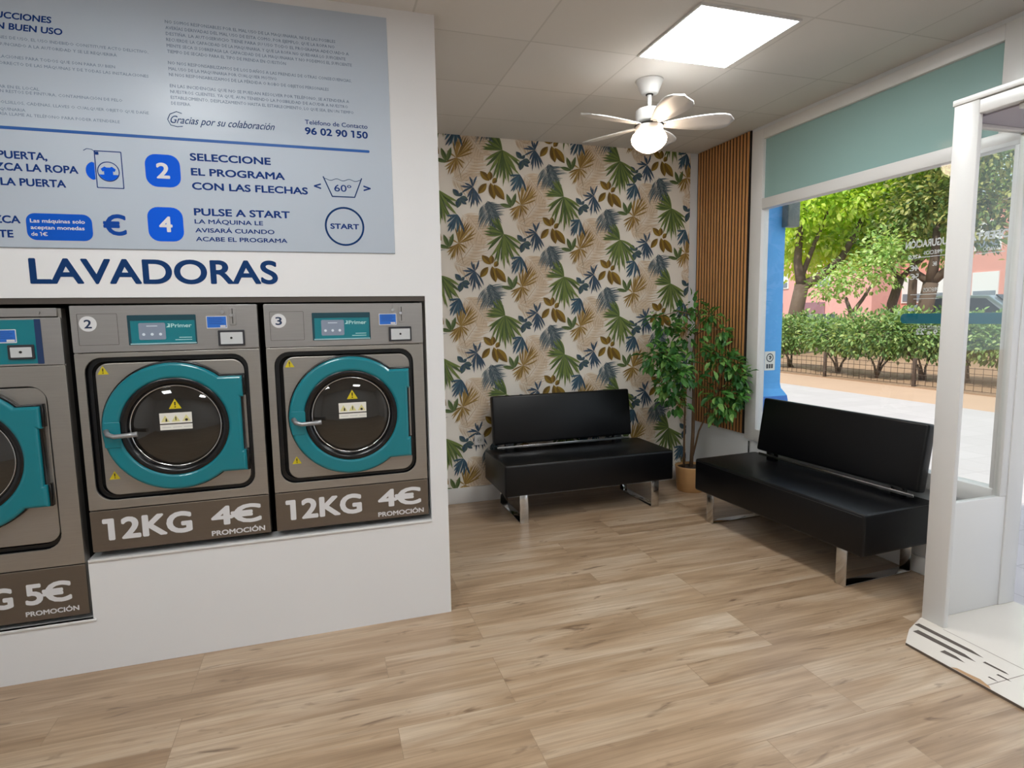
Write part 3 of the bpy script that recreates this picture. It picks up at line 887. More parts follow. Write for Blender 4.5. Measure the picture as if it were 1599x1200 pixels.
# ------------------------------------------------------------------ washing machines
YM = YW + 0.010
def washer(xl, xr, zb, zseam, zpan, zt, big=False, num='2', weight='12KG', price='4€'):
    xc = (xl + xr) / 2
    root = empty('washing_machine', (xc, YM, zb))
    def P(mb, name, mats, parent=None, normals=True):
        o = mb.build(name, mats, parent if parent is not None else root, normals)
        if parent is None: o.location = (-xc, -YM, -zb)
        return o
    y = YM
    # cabinet with cut-out front
    if big: ox0, ox1, oz0, oz1 = xl + 0.075, xr - 0.075, 0.572, 1.272
    else: ox0, ox1, oz0, oz1 = xl + 0.032, xr - 0.052, 0.760, 1.381
    b = MB()
    front_shape(b, [rrect(xl, xr, zseam + 0.002, zpan - 0.002, 0.004, 2), rrect(ox0, ox1, oz0, oz1, 0.065)], 0.012, y + 0.012, 0.0015)
    b.box((xl + 0.004, y + 0.05, zb), (xr - 0.004, y + 0.62, zt - 0.002), 1)
    b.box((xl, y + 0.012, zb + 0.002), (xl + 0.012, y + 0.06, zt - 0.002), 0)
    b.box((xr - 0.012, y + 0.012, zb + 0.002), (xr, y + 0.06, zt - 0.002), 0)
    P(b, 'cabinet', [M_STEEL, M_DARK])
    b = MB(); front_shape(b, [rrect(ox0 - 0.006, ox1 + 0.006, oz0 - 0.006, oz1 + 0.006, 0.068), rrect(ox0 + 0.02, ox1 - 0.02, oz0 + 0.02, oz1 - 0.02, 0.05)], 0.006, y + 0.030, 0.002)
    P(b, 'door_seal', M_BLACK)
    if big: ix0, ix1, iz0, iz1 = ox0 + 0.012, ox1 - 0.006, oz0 + 0.028, oz1 - 0.006
    else: ix0, ix1, iz0, iz1 = ox0 + 0.036, ox1 - 0.018, oz0 + 0.020, oz1 - 0.025
    b = MB(); front_shape(b, [rrect(ix0, ix1, iz0, iz1, 0.05)], 0.016, y + 0.024, 0.003)
    plate = P(b, 'door_plate', M_STEEL)
    # lower panel
    b = MB(); front_shape(b, [rrect(xl, xr, zb + 0.004, zseam - 0.002, 0.004, 2)], 0.014, y + 0.012, 0.002)
    low = P(b, 'lower_panel', M_BROWN)
    yl = y - 0.0021
    b, b2, b3 = MB(), MB(), MB()
    if big:
        text_on(b, weight, xl + 0.58, 0.335, 0.092, align='r', bold=0.035, y=yl)
        text_on(b2, price, xl + 0.622, 0.338, 0.092, xl + 0.79, bold=0.03, y=yl)
        text_on(b3, 'PROMOCIÓN', xl + 0.618, 0.289, 0.0215, xl + 0.812, bold=0.03, y=yl)
    else:
        text_on(b, weight, xl + 0.044, 0.583, 0.098, xl + 0.392, bold=0.035, y=yl)
        text_on(b2, price, xl + 0.470, 0.597, 0.088, xl + 0.682, bold=0.03, y=yl)
        text_on(b3, 'PROMOCIÓN', xl + 0.468, 0.550, 0.0235, xl + 0.694, bold=0.03, y=yl)
    for q_, n_ in ((b, 'weight_lettering'), (b2, 'price_lettering'), (b3, 'caption_lettering')): q_.build(n_, M_WHITEV, low, normals=False)
    # control panel
    b = MB()
    if big:
        front_shape(b, [rrect(xl, xr, zpan + 0.001, 1.553, 0.003, 2)], 0.014, y + 0.012, 0.0015)
        front_shape(b, [rrect(xl, xr - 0.012, 1.557, zt, 0.003, 2)], 0.012, y + 0.012, 0.0015)
        b.cyl((xr - 0.075, y - 0.001, 1.575), (xr - 0.075, y - 0.006, 1.575), 0.007, n=12)
    else:
        front_shape(b, [rrect(xl, xr, zpan + 0.001, zt, 0.004, 2)], 0.014, y + 0.012, 0.0015)
        front_shape(b, [rrect(xl + 0.575, xr, zpan + 0.004, zt - 0.003, 0.003, 2)], 0.003, y - 0.002, 0.001)
    cp = P(b, 'control_panel', M_STEELP)
    yc = y - 0.0022
    if big:
        b = MB(); front_shape(b, [rrect(xl + 0.30, xr - 0.072, 1.366, 1.545, 0.003, 2)], 0.001, yc, 0)
        front_shape(b, [rrect(xr - 0.092, xr - 0.070, 1.364, 1.547, 0.002, 2)], 0.0016, yc, 0, mi=1)
        b.build('fascia', [M_TEAL, mat('fascia_shadow_blue', (22, 50, 92), 0.4)], cp)
        bx = (xr - 0.245, xr - 0.156, 1.452, 1.507); bc = (xr - 0.188, xr - 0.098, 1.385, 1.444)
        ys = yc - 0.001
    else:
        # blank access plate and number
        b = MB(); front_shape(b, [rrect(xl + 0.024, xl + 0.170, 1.434, 1.566, 0.003, 2), rrect(xl + 0.0255, xl + 0.1685, 1.4355, 1.5645, 0.002, 2)], 0.0008, yc)
        b.build('access_plate', mat('seam_grey', (84, 78, 76), 0.5), cp)
        b = MB(); front_shape(b, [circ(xl + 0.062, 1.524, 0.032, 32)], 0.0008, yc)
        st = b.build('number_sticker', M_WHITEV, cp)
        b = MB(); text_on(b, num, xl + 0.048, 1.505, 0.036, xl + 0.076, bold=0.02, y=yc - 0.0009)
        b.build('numeral', mat('ink_navy', (18, 44, 80), 0.5), st, normals=False)
        # recessed display
        x0, x1, z0, z1 = xl + 0.206, xl + 0.469, 1.430, 1.558
        b = MB()
        front_shape(b, [rrect(x0, x1, z0, z1, 0.003, 2), rrect(x0 + 0.010, x1 - 0.006, z0 + 0.006, z1 - 0.024, 0.002, 2)], 0.002, yc, mi=1)
        front_shape(b, [rrect(x0 + 0.006, x1 - 0.003, z0 + 0.002, z0 + 0.0075, 0.001, 2)], 0.003, yc, mi=2)
        dsp = b.build('display', [M_TEAL, mat('display_shade_teal', (10, 62, 74), 0.4), mat('display_edge', (150, 190, 196), 0.3)], cp)
        b = MB(); front_shape(b, [rrect(x0 + 0.009, x1 - 0.005, z0 + 0.006, z1 - 0.022, 0.002, 2)], 0.0008, yc)
        b.build('fascia', M_TEAL, dsp)
        b = MB(); front_shape(b, [rrect(x0 + 0.040, x0 + 0.142, z0 + 0.022, z1 - 0.034, 0.006)], 0.0006, yc - 0.0009)
        for q in range(3):
            front_shape(b, [circ(x0 + 0.058 + 0.032 * q, z0 + 0.045, 0.006, 12)], 0.0004, yc - 0.0015, mi=1)
        front_shape(b, [rrect(x0 + 0.070, x0 + 0.112, z0 + 0.079, z0 + 0.082, 0.001, 2)], 0.0004, yc - 0.0015, mi=1)
        b.build('screen', [mat('lcd_lilac', (132, 142, 160), 0.25), mat('lcd_white', (205, 215, 225), 0.4)], dsp)
        b = MB(); text_on(b, 'Primer', x0 + 0.164, z0 + 0.073, 0.017, x0 + 0.245, bold=0.02, y=yc - 0.0009)
        front_shape(b, [[(x0 + 0.145, z0 + 0.074), (x0 + 0.160, z0 + 0.074), (x0 + 0.160, z0 + 0.090), (x0 + 0.150, z0 + 0.090), (x0 + 0.156, z0 + 0.084)]], 0.0005, yc - 0.0009)
        b.build('brand_lettering', mat('pale_aqua', (170, 215, 215), 0.5), dsp, normals=False)
        b = MB(); 
        for dz_, l_ in ((0.028, 0.05), (0.018, 0.066)):
            front_shape(b, [rrect(x1 - 0.02 - l_, x1 - 0.02, z0 + dz_, z0 + dz_ + 0.003, 0.001, 2)], 0.0004, yc - 0.0009)
        b.build('fascia_lines', mat('pale_aqua', (170, 215, 215)), dsp)
        bx = (xl + 0.510, xl + 0.593, 1.495, 1.550); bc = (xl + 0.554, xl + 0.662, 1.417, 1.487)
        ys = yc - 0.003
        # coin slot
        b = MB()
        front_shape(b, [rrect(xl + 0.604, xl + 0.630, 1.508, 1.585, 0.004, 3)], 0.003, ys, 0.0008)
        front_shape(b, [rrect(xl + 0.6155, xl + 0.6185, 1.515, 1.545, 0.001, 2)], 0.0005, ys - 0.0031, mi=1)
        front_shape(b, [rrect(xl + 0.6155, xl + 0.6185, 1.558, 1.582, 0.001, 2)], 0.0005, ys - 0.0031, mi=1)
        b.cyl((xl + 0.612, ys - 0.002, 1.552), (xl + 0.612, ys - 0.012, 1.552), 0.007, n=14, mi=2)
        b.cyl((xl + 0.577, ys, 1.567), (xl + 0.577, ys - 0.007, 1.567), 0.008, n=14, mi=2)
        b.build('coin_slot', [M_STEELP, M_DARK, M_CHROME], cp)
    b = MB()
    front_shape(b, [rrect(bx[0], bx[1], bx[2], bx[3], 0.002, 2)], 0.0008, ys, mi=1)
    front_shape(b, [rrect(bx[0] + 0.003, bx[1] - 0.003, bx[2] + 0.004, bx[3] - 0.003, 0.001, 2)], 0.0006, ys - 0.0009)
    front_shape(b, [rrect(bx[0] + 0.055, bx[1] - 0.006, bx[2] + 0.005, bx[2] + 0.014, 0.001, 2)], 0.0004, ys - 0.0016, mi=1)
    for q in range(4):
        front_shape(b, [rrect(bx[0] + 0.010, bx[1] - 0.012 - 0.008 * (q % 2), bx[2] + 0.020 + 0.008 * q, bx[2] + 0.022 + 0.008 * q, 0.0008, 2)], 0.0003, ys - 0.0016, mi=2)
    b.build('instruction_sticker', [mat('sticker_blue', (34, 104, 196), 0.45), M_WHITEV, mat('sticker_ink', (20, 66, 140), 0.5)], cp)
    b = MB()
    front_shape(b, [rrect(bc[0], bc[1], bc[2], bc[3], 0.004, 3)], 0.010, ys, 0.002)
    front_shape(b, [rrect(bc[0] + 0.010, bc[1] - 0.008, bc[2] + 0.008, bc[3] - 0.010, 0.002, 2)], 0.002, ys - 0.0101, mi=1)
    b.cyl(((bc[0] + bc[1]) / 2, ys - 0.012, (bc[2] + bc[3]) / 2), ((bc[0] + bc[1]) / 2, ys - 0.015, (bc[2] + bc[3]) / 2), 0.005, n=12, mi=2)
    b.build('coin_box', [mat('coin_box_dark', (44, 44, 50), 0.4), mat('coin_box_face', (196, 198, 200), 0.4), M_DARK], cp)
    # door
    if big: cx, cz, ro, ri, hx, h0, h1 = xr - 0.400, 0.978, 0.305, 0.232, xr - 0.096, 0.766, 1.190
    else: cx, cz, ro, ri, hx, h0, h1 = xl + 0.363, 1.072, 0.280, 0.212, xl + 0.640, 0.852, 1.284
    a1 = math.degrees(math.asin((h1 - cz) / ro)); a0 = -math.degrees(math.asin((cz - h0) / ro))
    out = circ(cx, cz, ro, 56, a1, 360 + a0)
    cb = (h1 - h0)
    out += [(hx, h0), (hx, h0 + 0.22 * cb), (hx - 0.010, h0 + 0.22 * cb), (hx - 0.010, h1 - 0.22 * cb), (hx, h1 - 0.22 * cb), (hx, h1)]
    b = MB()
    front_shape(b, [out, circ(cx, cz, ri, 56)], 0.046, y + 0.008, 0.014, seg=4)
    for f in b.bm.faces: f.smooth = False
    door = P(b, 'door', M_TEAL)
    b = MB()
    front_shape(b, [[(cx + (p[0] - cx) * 1.022 + 0.002, cz + (p[1] - cz) * 1.022 + 0.003) for p in out], circ(cx, cz, ri + 0.02, 56)], 0.030, y + 0.010, 0.004)
    b.build('door_backing_shadow', M_BLACK, door)  # black under-ring, enlarged and shifted up-right to draw the gap shadow
    b = MB(); b.lathe([(ri + 0.004, y - 0.030), (ri - 0.004, y - 0.036), (ri - 0.022, y - 0.030), (ri - 0.032, y - 0.008), (ri - 0.034, y + 0.02)], 56, axis='Y', c=(cx, 0, cz))
    b.build('door_gasket', M_BLACK, door)
    b = MB(); b.lathe([(ri - 0.030, y - 0.012), (ri - 0.033, y - 0.016), (ri - 0.036, y - 0.012)], 56, axis='Y', c=(cx, 0, cz))
    b.build('glass_glint_rim', M_CHROME, door)  # thin chrome ring standing in for the bright reflections round the glass
    b = MB(); b.lathe([(ri - 0.034, y - 0.008), (ri - 0.06, y - 0.020), (ri - 0.10, y - 0.030), (ri - 0.15, y - 0.036), (0, y - 0.038)], 56, axis='Y', c=(cx, 0, cz))
    b.build('door_glass', M_DOORGLASS, door)
    b = MB(); b.lathe([(ri - 0.030, y + 0.026), (ri - 0.005, y + 0.06), (ri, y + 0.36), (ri - 0.03, y + 0.40), (0.05, y + 0.41), (0, y + 0.40)], 56, axis='Y', c=(cx, 0, cz))
    P(b, 'drum', mat('drum_steel', (70, 67, 64), 0.3, 0.9))
    # handle on its latch pad
    zh = cz - 0.020
    b = MB(); front_shape(b, [rrect(cx - ro + 0.010, cx - ri + 0.004, zh - 0.055, zh + 0.055, 0.008)], 0.006, y - 0.036, 0.002)
    b.build('latch_pad', M_TEAL, door)
    b = MB()
    hp = [(cx - ro + 0.020, y - 0.042, zh + 0.020), (cx - ro + 0.030, y - 0.060, zh + 0.006), (cx - ro + 0.055, y - 0.070, zh - 0.002), (cx - ro + 0.100, y - 0.072, zh), (cx - ro + 0.142, y - 0.070, zh + 0.003)]
    b.tube(hp, [0.011, 0.011, 0.010, 0.010, 0.011], 12)
    b.build('handle', M_SILVER, door)
    # stickers
    def tri(mb, x, z, s, yy):
        front_shape(mb, [[(x - s, z - s * 0.82), (x + s, z - s * 0.82), (x, z + s * 0.9)]], 0.0006, yy)
        front_shape(mb, [[(x - s * 0.10, z - s * 0.25), (x + s * 0.10, z - s * 0.25), (x + s * 0.13, z + s * 0.40), (x - s * 0.13, z + s * 0.40)]], 0.0003, yy - 0.0007, mi=1)
        front_shape(mb, [circ(x, z - s * 0.50, s * 0.13, 10)], 0.0003, yy - 0.0007, mi=1)
    MY = [M_YELLOW, mat('warning_ink', (60, 52, 10), 0.6)]
    if not big:
        for (tx, tz) in ((xl + 0.097, 1.326), (xl + 0.105, 0.868)):
            b = MB(); tri(b, tx, tz, 0.021, y + 0.0078); b.build('warning_triangle', MY, plate)
    b = MB(); tri(b, cx + 0.006, cz + 0.100, 0.025, y - 0.0395)
    b.build('warning_triangle', MY, door)
    b = MB()
    front_shape(b, [rrect(cx - 0.058, cx + 0.068, cz + 0.016, cz + 0.062, 0.001, 2)], 0.0008, y - 0.0385)
    front_shape(b, [rrect(cx - 0.058, cx + 0.068, cz - 0.012, cz + 0.011, 0.001, 2)], 0.0008, y - 0.0385)
    front_shape(b, [rrect(cx - 0.058, cx + 0.068, cz + 0.010, cz + 0.0165, 0.001, 2)], 0.0004, y - 0.0385, mi=2)
    for q in range(3):
        x = cx - 0.036 + 0.041 * q
        front_shape(b, [[(x - 0.017, cz + 0.023), (x + 0.017, cz + 0.023), (x, cz + 0.052)]], 0.0003, y - 0.0394, mi=1)
        if q == 0: front_shape(b, [[(x + 0.000, cz + 0.025), (x + 0.008, cz + 0.025), (x + 0.006, cz + 0.038), (x + 0.002, cz + 0.040)]], 0.0003, y - 0.0398, mi=2)
        if q == 1: front_shape(b, [[(x - 0.0016, cz + 0.028), (x + 0.0016, cz + 0.028), (x + 0.002, cz + 0.044), (x - 0.002, cz + 0.044)]], 0.0003, y - 0.0398, mi=2)
        if q == 2: front_shape(b, [circ(x, cz + 0.029, 0.006, 10)], 0.0003, y - 0.0398, mi=2)
        front_shape(b, [rrect(cx - 0.05 + 0.042 * q, cx - 0.016 + 0.042 * q, cz - 0.002, cz, 0.0005, 2)], 0.0003, y - 0.0394, mi=3)
    b.build('safety_label', [M_LABEL, mat('pale_yellow', (214, 206, 140), 0.5), mat('label_ink', (40, 30, 24), 0.6), mat('label_grey', (176, 172, 178), 0.6)], door)
    # parts of parts inherit the offset of the part they sit on, so nothing else to move
    return root

M2 = dict(xl=-0.992, xr=-0.2736, zb=0.532, zseam=0.7195, zpan=1.402, zt=1.6)
m2 = washer(**M2, num='2')
tag(m2, 'grey steel washing machine with teal door, number 2 sticker and 4€ price', 'washing machine', 'row of washing machines')
m3 = washer(xl=-0.992 + 0.7454, xr=-0.992 + 0.7454 + 0.7184, zb=0.532, zseam=0.7195, zpan=1.402, zt=1.6, num='3')
tag(m3, 'grey steel washing machine with teal door, number 3 sticker, nearest the wallpaper', 'washing machine', 'row of washing machines')
m1 = washer(xl=-1.875, xr=-1.026, zb=0.262, zseam=0.492, zpan=1.357, zt=1.592, big=True, weight='18KG', price='5€')
tag(m1, 'larger lower grey washing machine with teal panel and 5€ price, left of machine 2', 'washing machine', 'row of washing machines')

# ------------------------------------------------------------------ ceiling lights and fan
def led_panel(x, y, label):
    t = tag(empty('ceiling_light', (x, y, HC)), label, 'ceiling light', 'square ceiling light panels')
    b = MB()
    w, h = 0.285, 0.288
    for lo, hi in (((-w, -h, -0.010), (w, -h + 0.010, 0)), ((-w, h - 0.010, -0.010), (w, h, 0)), ((-w, -h + 0.010, -0.010), (-w + 0.010, h - 0.010, 0)), ((w - 0.010, -h + 0.010, -0.010), (w, h - 0.010, 0))):
        b.box(lo, hi)
    b.build('frame', M_FRAME, t)
    b = MB(); b.box((-w + 0.010, -h + 0.010, -0.007), (w - 0.010, h - 0.010, -0.001)); b.build('diffuser', M_LED, t)
    return t
led_panel(1.998, 2.752, 'glowing square white light panel in ceiling beside the fan')
for x, y in ((-0.48, 1.55), (0.76, -0.26), (-1.72, 0.34), (2.0, 0.94)):
    led_panel(x, y, 'square white light panel in ceiling behind the camera')

fan = tag(empty('ceiling_fan', (1.965, 3.335, HC)), 'white ceiling fan with short rod, broad blades and glowing globe lamp', 'ceiling fan')
b = MB(); b.lathe([(0, 0), (0.084, 0), (0.080, -0.006), (0.052, -0.072), (0.044, -0.078), (0, -0.078)], 32); b.build('canopy', M_FRAME, fan)
b = MB(); b.cyl((0, 0, -0.07), (0, 0, -0.175), 0.0135, n=16); b.cyl((0, 0, -0.078), (0, 0, -0.084), 0.022, mi=1, n=20); b.cyl((0, 0, -0.158), (0, 0, -0.166), 0.022, mi=1, n=20)
b.build('rod', [M_FRAME, M_DARK], fan)
b = MB(); b.lathe([(0, -0.165), (0.070, -0.167), (0.082, -0.176), (0.084, -0.235), (0.074, -0.246), (0.0, -0.247)], 36); b.build('motor_housing', M_FRAME, fan)
b = MB(); b.lathe([(0, -0.246), (0.045, -0.246), (0.045, -0.256), (0.088, -0.258), (0.088, -0.262), (0, -0.262)], 32); b.build('bearing_ring', M_DARK, fan)
b = MB(); b.lathe([(0, -0.262), (0.078, -0.262), (0.084, -0.268), (0.084, -0.298), (0.078, -0.304), (0, -0.304)], 36); b.build('lamp_holder', M_FRAME, fan)
b = MB(); b.lathe([(0.080, -0.303), (0.098, -0.314), (0.108, -0.338), (0.102, -0.364), (0.078, -0.392), (0.045, -0.412), (0.018, -0.421), (0, -0.423)], 40); b.build('globe', M_GLOBE, fan)
def blade_mesh():
    b = MB()
    Lb, N_ = 0.42, 14
    top, bot = [], []
    for k in range(N_ + 1):
        s = k / N_
        x = 0.075 + Lb * s
        w = 0.016 + 0.062 * math.sin(PI * min(1, s * 0.62 + 0.03)) ** 1.0
        if s > 0.80: w *= math.sqrt(max(0.0, 1 - ((s - 0.80) / 0.20) ** 2)) * 0.97 + 0.03
        a = R(-13)
        row_t, row_b = [], []
        for q in (-1, -0.5, 0, 0.5, 1):
            yy = w * q * (1.0 if q < 0 else 1.15)
            zz = 0.006 * (1 - q * q)
            row_t.append(b.bm.verts.new((x, yy * math.cos(a), yy * math.sin(a) + zz)))
            row_b.append(b.bm.verts.new((x, yy * math.cos(a), yy * math.sin(a) + zz - 0.006)))
        top.append(row_t); bot.append(row_b)
    for i in range(N_):
        for j in range(4):
            b.bm.faces.new((top[i][j], top[i + 1][j], top[i + 1][j + 1], top[i][j + 1])).smooth = True
            b.bm.faces.new((bot[i][j], bot[i][j + 1], bot[i + 1][j + 1], bot[i + 1][j])).smooth = True
        b.bm.faces.new((top[i][0], bot[i][0], bot[i + 1][0], top[i + 1][0])); b.bm.faces.new((top[i][4], top[i + 1][4], bot[i + 1][4], bot[i][4]))
    b.bm.faces.new(top[0] + bot[0][::-1]); b.bm.faces.new((top[-1] + bot[-1][::-1])[::-1])
    b.box((0.05, -0.012, -0.006), (0.10, 0.012, 0.0), bevel=0.002)
    return b
bl = blade_mesh().build('blade', M_FRAME, fan)
for k in range(5):
    o = bl if k == 0 else bl.copy()
    if k:
        COL.objects.link(o); o.parent = fan
    o.location = (0, 0, -0.256)
    o.rotation_euler = (0, 0, R(-27 + 72 * k))

# ------------------------------------------------------------------ slatted panel and socket
sp = tag(empty('slat_panel', (XR, 4.335, 0.545)), 'tall warm oak slatted panel on black felt beside the window', 'wall panel')
b = MB(); b.box((-0.010, -0.352, 0), (-0.0015, 0.336, HC - 0.545 - 0.004)); b.build('felt_backing', M_FELT, sp)
b = MB()
for k in range(17):
    y0 = -0.334 + k * 0.0395
    b.box((-0.0155, y0, 0.0), (-0.010, y0 + 0.0245, HC - 0.545 - 0.004), bevel=0.0015, seg=1)
b.build('slats', M_WOODD, sp)
so = tag(empty('wall_socket', (1.193, YB, 0.52)), 'small white wall socket on leafy wallpaper left of the far bench', 'socket')
b = MB(); front_shape(b, [rrect(-0.042, 0.042, -0.042, 0.042, 0.008)], 0.010, -0.0055, 0.003); b.build('plate', M_FRAME, so)
b = MB(); b.cyl((0, -0.0157, 0), (0, -0.0165, 0), 0.024, n=24); b.cyl((-0.009, -0.0165, 0), (-0.009, -0.0175, 0), 0.0035, n=10, mi=1); b.cyl((0.009, -0.0165, 0), (0.009, -0.0175, 0), 0.0035, n=10, mi=1)
b.build('outlet', [mat('socket_grey', (190, 188, 184), 0.4), M_DARK], so)

# ------------------------------------------------------------------ benches
def bench():
    t = empty('bench', (0, 0, 0))
    b = MB(); b.box((-0.70, -0.285, 0.215), (0.70, 0.285, 0.452), bevel=0.016, seg=3); st = b.build('seat', M_LEATHER, t)
    b = MB()
    for x in (-0.699, 0.699): b.box((x - 0.002, -0.268, 0.444), (x + 0.002, 0.268, 0.448), bevel=0.001)
    b.box((-0.684, -0.287, 0.434), (0.684, -0.284, 0.438), bevel=0.001)
    b.build('piping', mat('piping_black', (24, 24, 28), 0.35), st)
    b = MB(); b.box((-0.61, 0.145, 0.508), (0.61, 0.215, 0.898), bevel=0.016, seg=3, rot=Matrix.Rotation(R(-9), 3, 'X'), piv=(0, 0.18, 0.50))
    b.build('backrest', M_LEATHER, t)
    b = MB(); b.box((-0.585, 0.150, 0.478), (0.585, 0.156, 0.496), bevel=0.001); b.build('support_bar', M_CHROME, t)
    for x in (-0.48, 0.48):
        b = MB(); b.box((x - 0.035, 0.157, 0.440), (x + 0.035, 0.200, 0.515), bevel=0.003); b.build('bracket', M_BLACK, t)
    for x in (-0.55, 0.55):
        b = MB()
        b.box((x - 0.033, -0.262, 0.0), (x + 0.033, -0.254, 0.218), bevel=0.0015)
        b.box((x - 0.033, 0.254, 0.0), (x + 0.033, 0.262, 0.218), bevel=0.0015)
        b.box((x - 0.033, -0.254, 0.0), (x + 0.033, 0.254, 0.008), bevel=0.0015)
        b.build('leg', M_CHROME, t)
    return t
b1 = bench()
b1.location = (1.912, 4.297, 0)
tag(b1, 'black leatherette bench with chrome sled legs against the leafy wallpaper', 'bench', 'waiting benches')
b2 = copy_tree(b1)
b2.location = (2.928, 3.039, 0)
b2.rotation_euler = (0, 0, R(-86.95))
tag(b2, 'black leatherette bench with chrome sled legs standing under the shop window', 'bench', 'waiting benches')
for ch in b1.children:
    if ch.name.startswith(('backrest', 'bracket', 'support_bar')): ch.location.x = -0.042
for ch in b2.children:
    if ch.name.startswith(('backrest', 'bracket', 'support_bar')): ch.location.x = 0.062
b = MB(); b.tube([(XR - 0.018, 3.905, 0.500), (XR - 0.018, 3.905, 0.30), (XR - 0.018, 3.90, 0.12), (XR - 0.022, 3.86, 0.108)], 0.006, 8)
tag(b.build('cable', M_BLACK), 'short black cable on white wall below window corner by the plant', 'cable')

# ------------------------------------------------------------------ potted plant
def leaf(mb, p, d, up, ln, w, mi, fold=0.25):
    """pointed leaf blade of two folded halves with a slight droop"""
    d = d.normalized()
    s = d.cross(up)
    if s.length < 1e-4: s = d.orthogonal()
    s.normalize()
    n = s.cross(d)
    A = p
    B = p + d * ln * 0.45 + n * ln * 0.05
    T = p + d * ln - n * ln * 0.06
    L1 = p + d * ln * 0.30 + s * w * 0.5 + n * w * fold; L2 = p + d * ln * 0.66 + s * w * 0.42 + n * w * fold * 0.8
    R1 = p + d * ln * 0.30 - s * w * 0.5 + n * w * fold; R2 = p + d * ln * 0.66 - s * w * 0.42 + n * w * fold * 0.8
    v = [mb.bm.verts.new(q) for q in (A, L1, L2, T, R2, R1, B)]
    for q in ((0, 6, 2, 1), (6, 3, 2), (0, 5, 4, 6), (6, 4, 3)):
        f = mb.bm.faces.new([v[i] for i in q]); f.material_index = mi

def rand_unit(rng):
    while True:
        v = Vector((rng.uniform(-1, 1), rng.uniform(-1, 1), rng.uniform(-1, 1)))
        if 0.05 < v.length < 1: return v.normalized()

PX, PY = 3.005, 4.345
plant = tag(empty('potted_plant', (PX, PY, 0)), 'tall leafy green weeping fig in a wooden pot in the corner between benches', 'plant')
b = MB()
b.lathe([(0, 0.0), (0.112, 0.0), (0.118, 0.006), (0.135, 0.205), (0.137, 0.215), (0.126, 0.217), (0.120, 0.19), (0, 0.19)], 40)
b.build('pot', mat('light_wood_pot', (192, 148, 98), 0.55, var=(9, 0.12)), plant)
b = MB(); b.lathe([(0, 0.203), (0.119, 0.197)], 32); b.build('soil', mat('dark_soil', (52, 40, 32), 0.95, bump=(60, 0.5)), plant)
rng = random.Random(11)
clusters = [  # x, y, z, radius, leaves
    (2.60, 4.10, 1.16, .12, 64), (2.50, 4.16, 1.20, .10, 50), (2.68, 4.24, 1.22, .13, 66), (2.64, 4.02, 1.06, .11, 48), (2.76, 4.15, 1.10, .11, 48),
    (2.72, 4.28, 1.42, .09, 30), (2.62, 4.30, 1.50, .07, 22), (2.86, 4.22, 1.34, .12, 46), (2.98, 4.30, 1.60, .09, 30), (3.06, 4.20, 1.50, .09, 32), (3.12, 4.10, 1.38, .08, 28), (2.92, 4.40, 1.52, .09, 24),
    (3.04, 4.02, 1.16, .12, 56), (3.14, 3.98, 1.12, .10, 48), (3.15, 3.90, 1.02, .09, 42), (2.98, 4.08, 1.22, .10, 36), (3.14, 3.92, 0.92, .08, 34),
    (2.66, 4.14, 0.90, .12, 50), (2.74, 4.20, 0.80, .10, 36), (2.60, 4.12, 0.98, .10, 36), (2.98, 3.98, 0.88, .12, 48), (3.06, 3.94, 0.78, .10, 40), (3.10, 3.88, 0.86, .09, 36), (3.04, 4.06, 0.70, .08, 22), (2.88, 4.10, 1.00, .09, 22)]
loc = lambda x, y, z: Vector((x - PX, y - PY, z))
trunks = [[(0.0, 0.0, 0.19), (0.005, -0.01, 0.5), (0.0, -0.02, 0.85), (-0.03, -0.03, 1.1), (-0.02, -0.06, 1.35), (0.0, -0.08, 1.5)],
          [(-0.06, 0.02, 0.19), (-0.075, 0.0, 0.5), (-0.085, -0.02, 0.75), (-0.13, -0.05, 0.95), (-0.20, -0.09, 1.15)],
          [(0.012, -0.005, 0.30), (0.05, -0.03, 0.52), (0.10, -0.09, 0.70), (0.10, -0.20, 0.88), (0.09, -0.28, 1.05)]]
for tr, r0 in zip(trunks, (0.017, 0.010, 0.009)):
    b = MB(); b.tube(tr, [r0 * (1 - 0.55 * i / (len(tr) - 1)) for i in range(len(tr))], 10)
    b.build('trunk', mat('bark', (104, 80, 58), 0.85, bump=(40, 0.4)), plant)
tw, lf = MB(), MB()
anch = [Vector(p) for t_ in trunks for p in t_[2:]]
for (x, y, z, r, n) in clusters:
    c = loc(x, y, z)
    a = min(anch, key=lambda q: (q - c).length + max(0, q.z - c.z) * 2)
    midp = (a + c) / 2 + Vector((0, 0, 0.05))
    tw.tube([a, midp, c], [0.005, 0.004, 0.002], 6)
    for k in range(n):
        u = rand_unit(rng)
        p = c + u * r * rng.uniform(0.15, 1.0) * 1.05
        d = (u + Vector((0, 0, -0.5)) + rand_unit(rng) * 0.5)
        ln = rng.uniform(0.060, 0.095)
        P_ = p + Vector((PX, PY, 0))
        if P_.x > XR - 0.11 and P_.y < 4.0: p.x -= P_.x - (XR - 0.11)
        if P_.x > XR - 0.13 and P_.y >= 4.0: p.x -= P_.x - (XR - 0.13)
        if P_.y > YB - 0.13: p.y -= P_.y - (YB - 0.13)
        leaf(lf, p, d, Vector((0, 0, 1)) + rand_unit(rng) * 0.5, ln, ln * 0.46, rng.choice((0, 0, 1, 1, 2)))
tw.build('twigs', MATS['bark'], plant)
lf.build('foliage', [leafmat('fig_green', (76, 130, 56), 0.25), leafmat('fig_deep_green', (50, 100, 46), 0.25), leafmat('fig_light_green', (124, 168, 88), 0.3)], plant, normals=False)

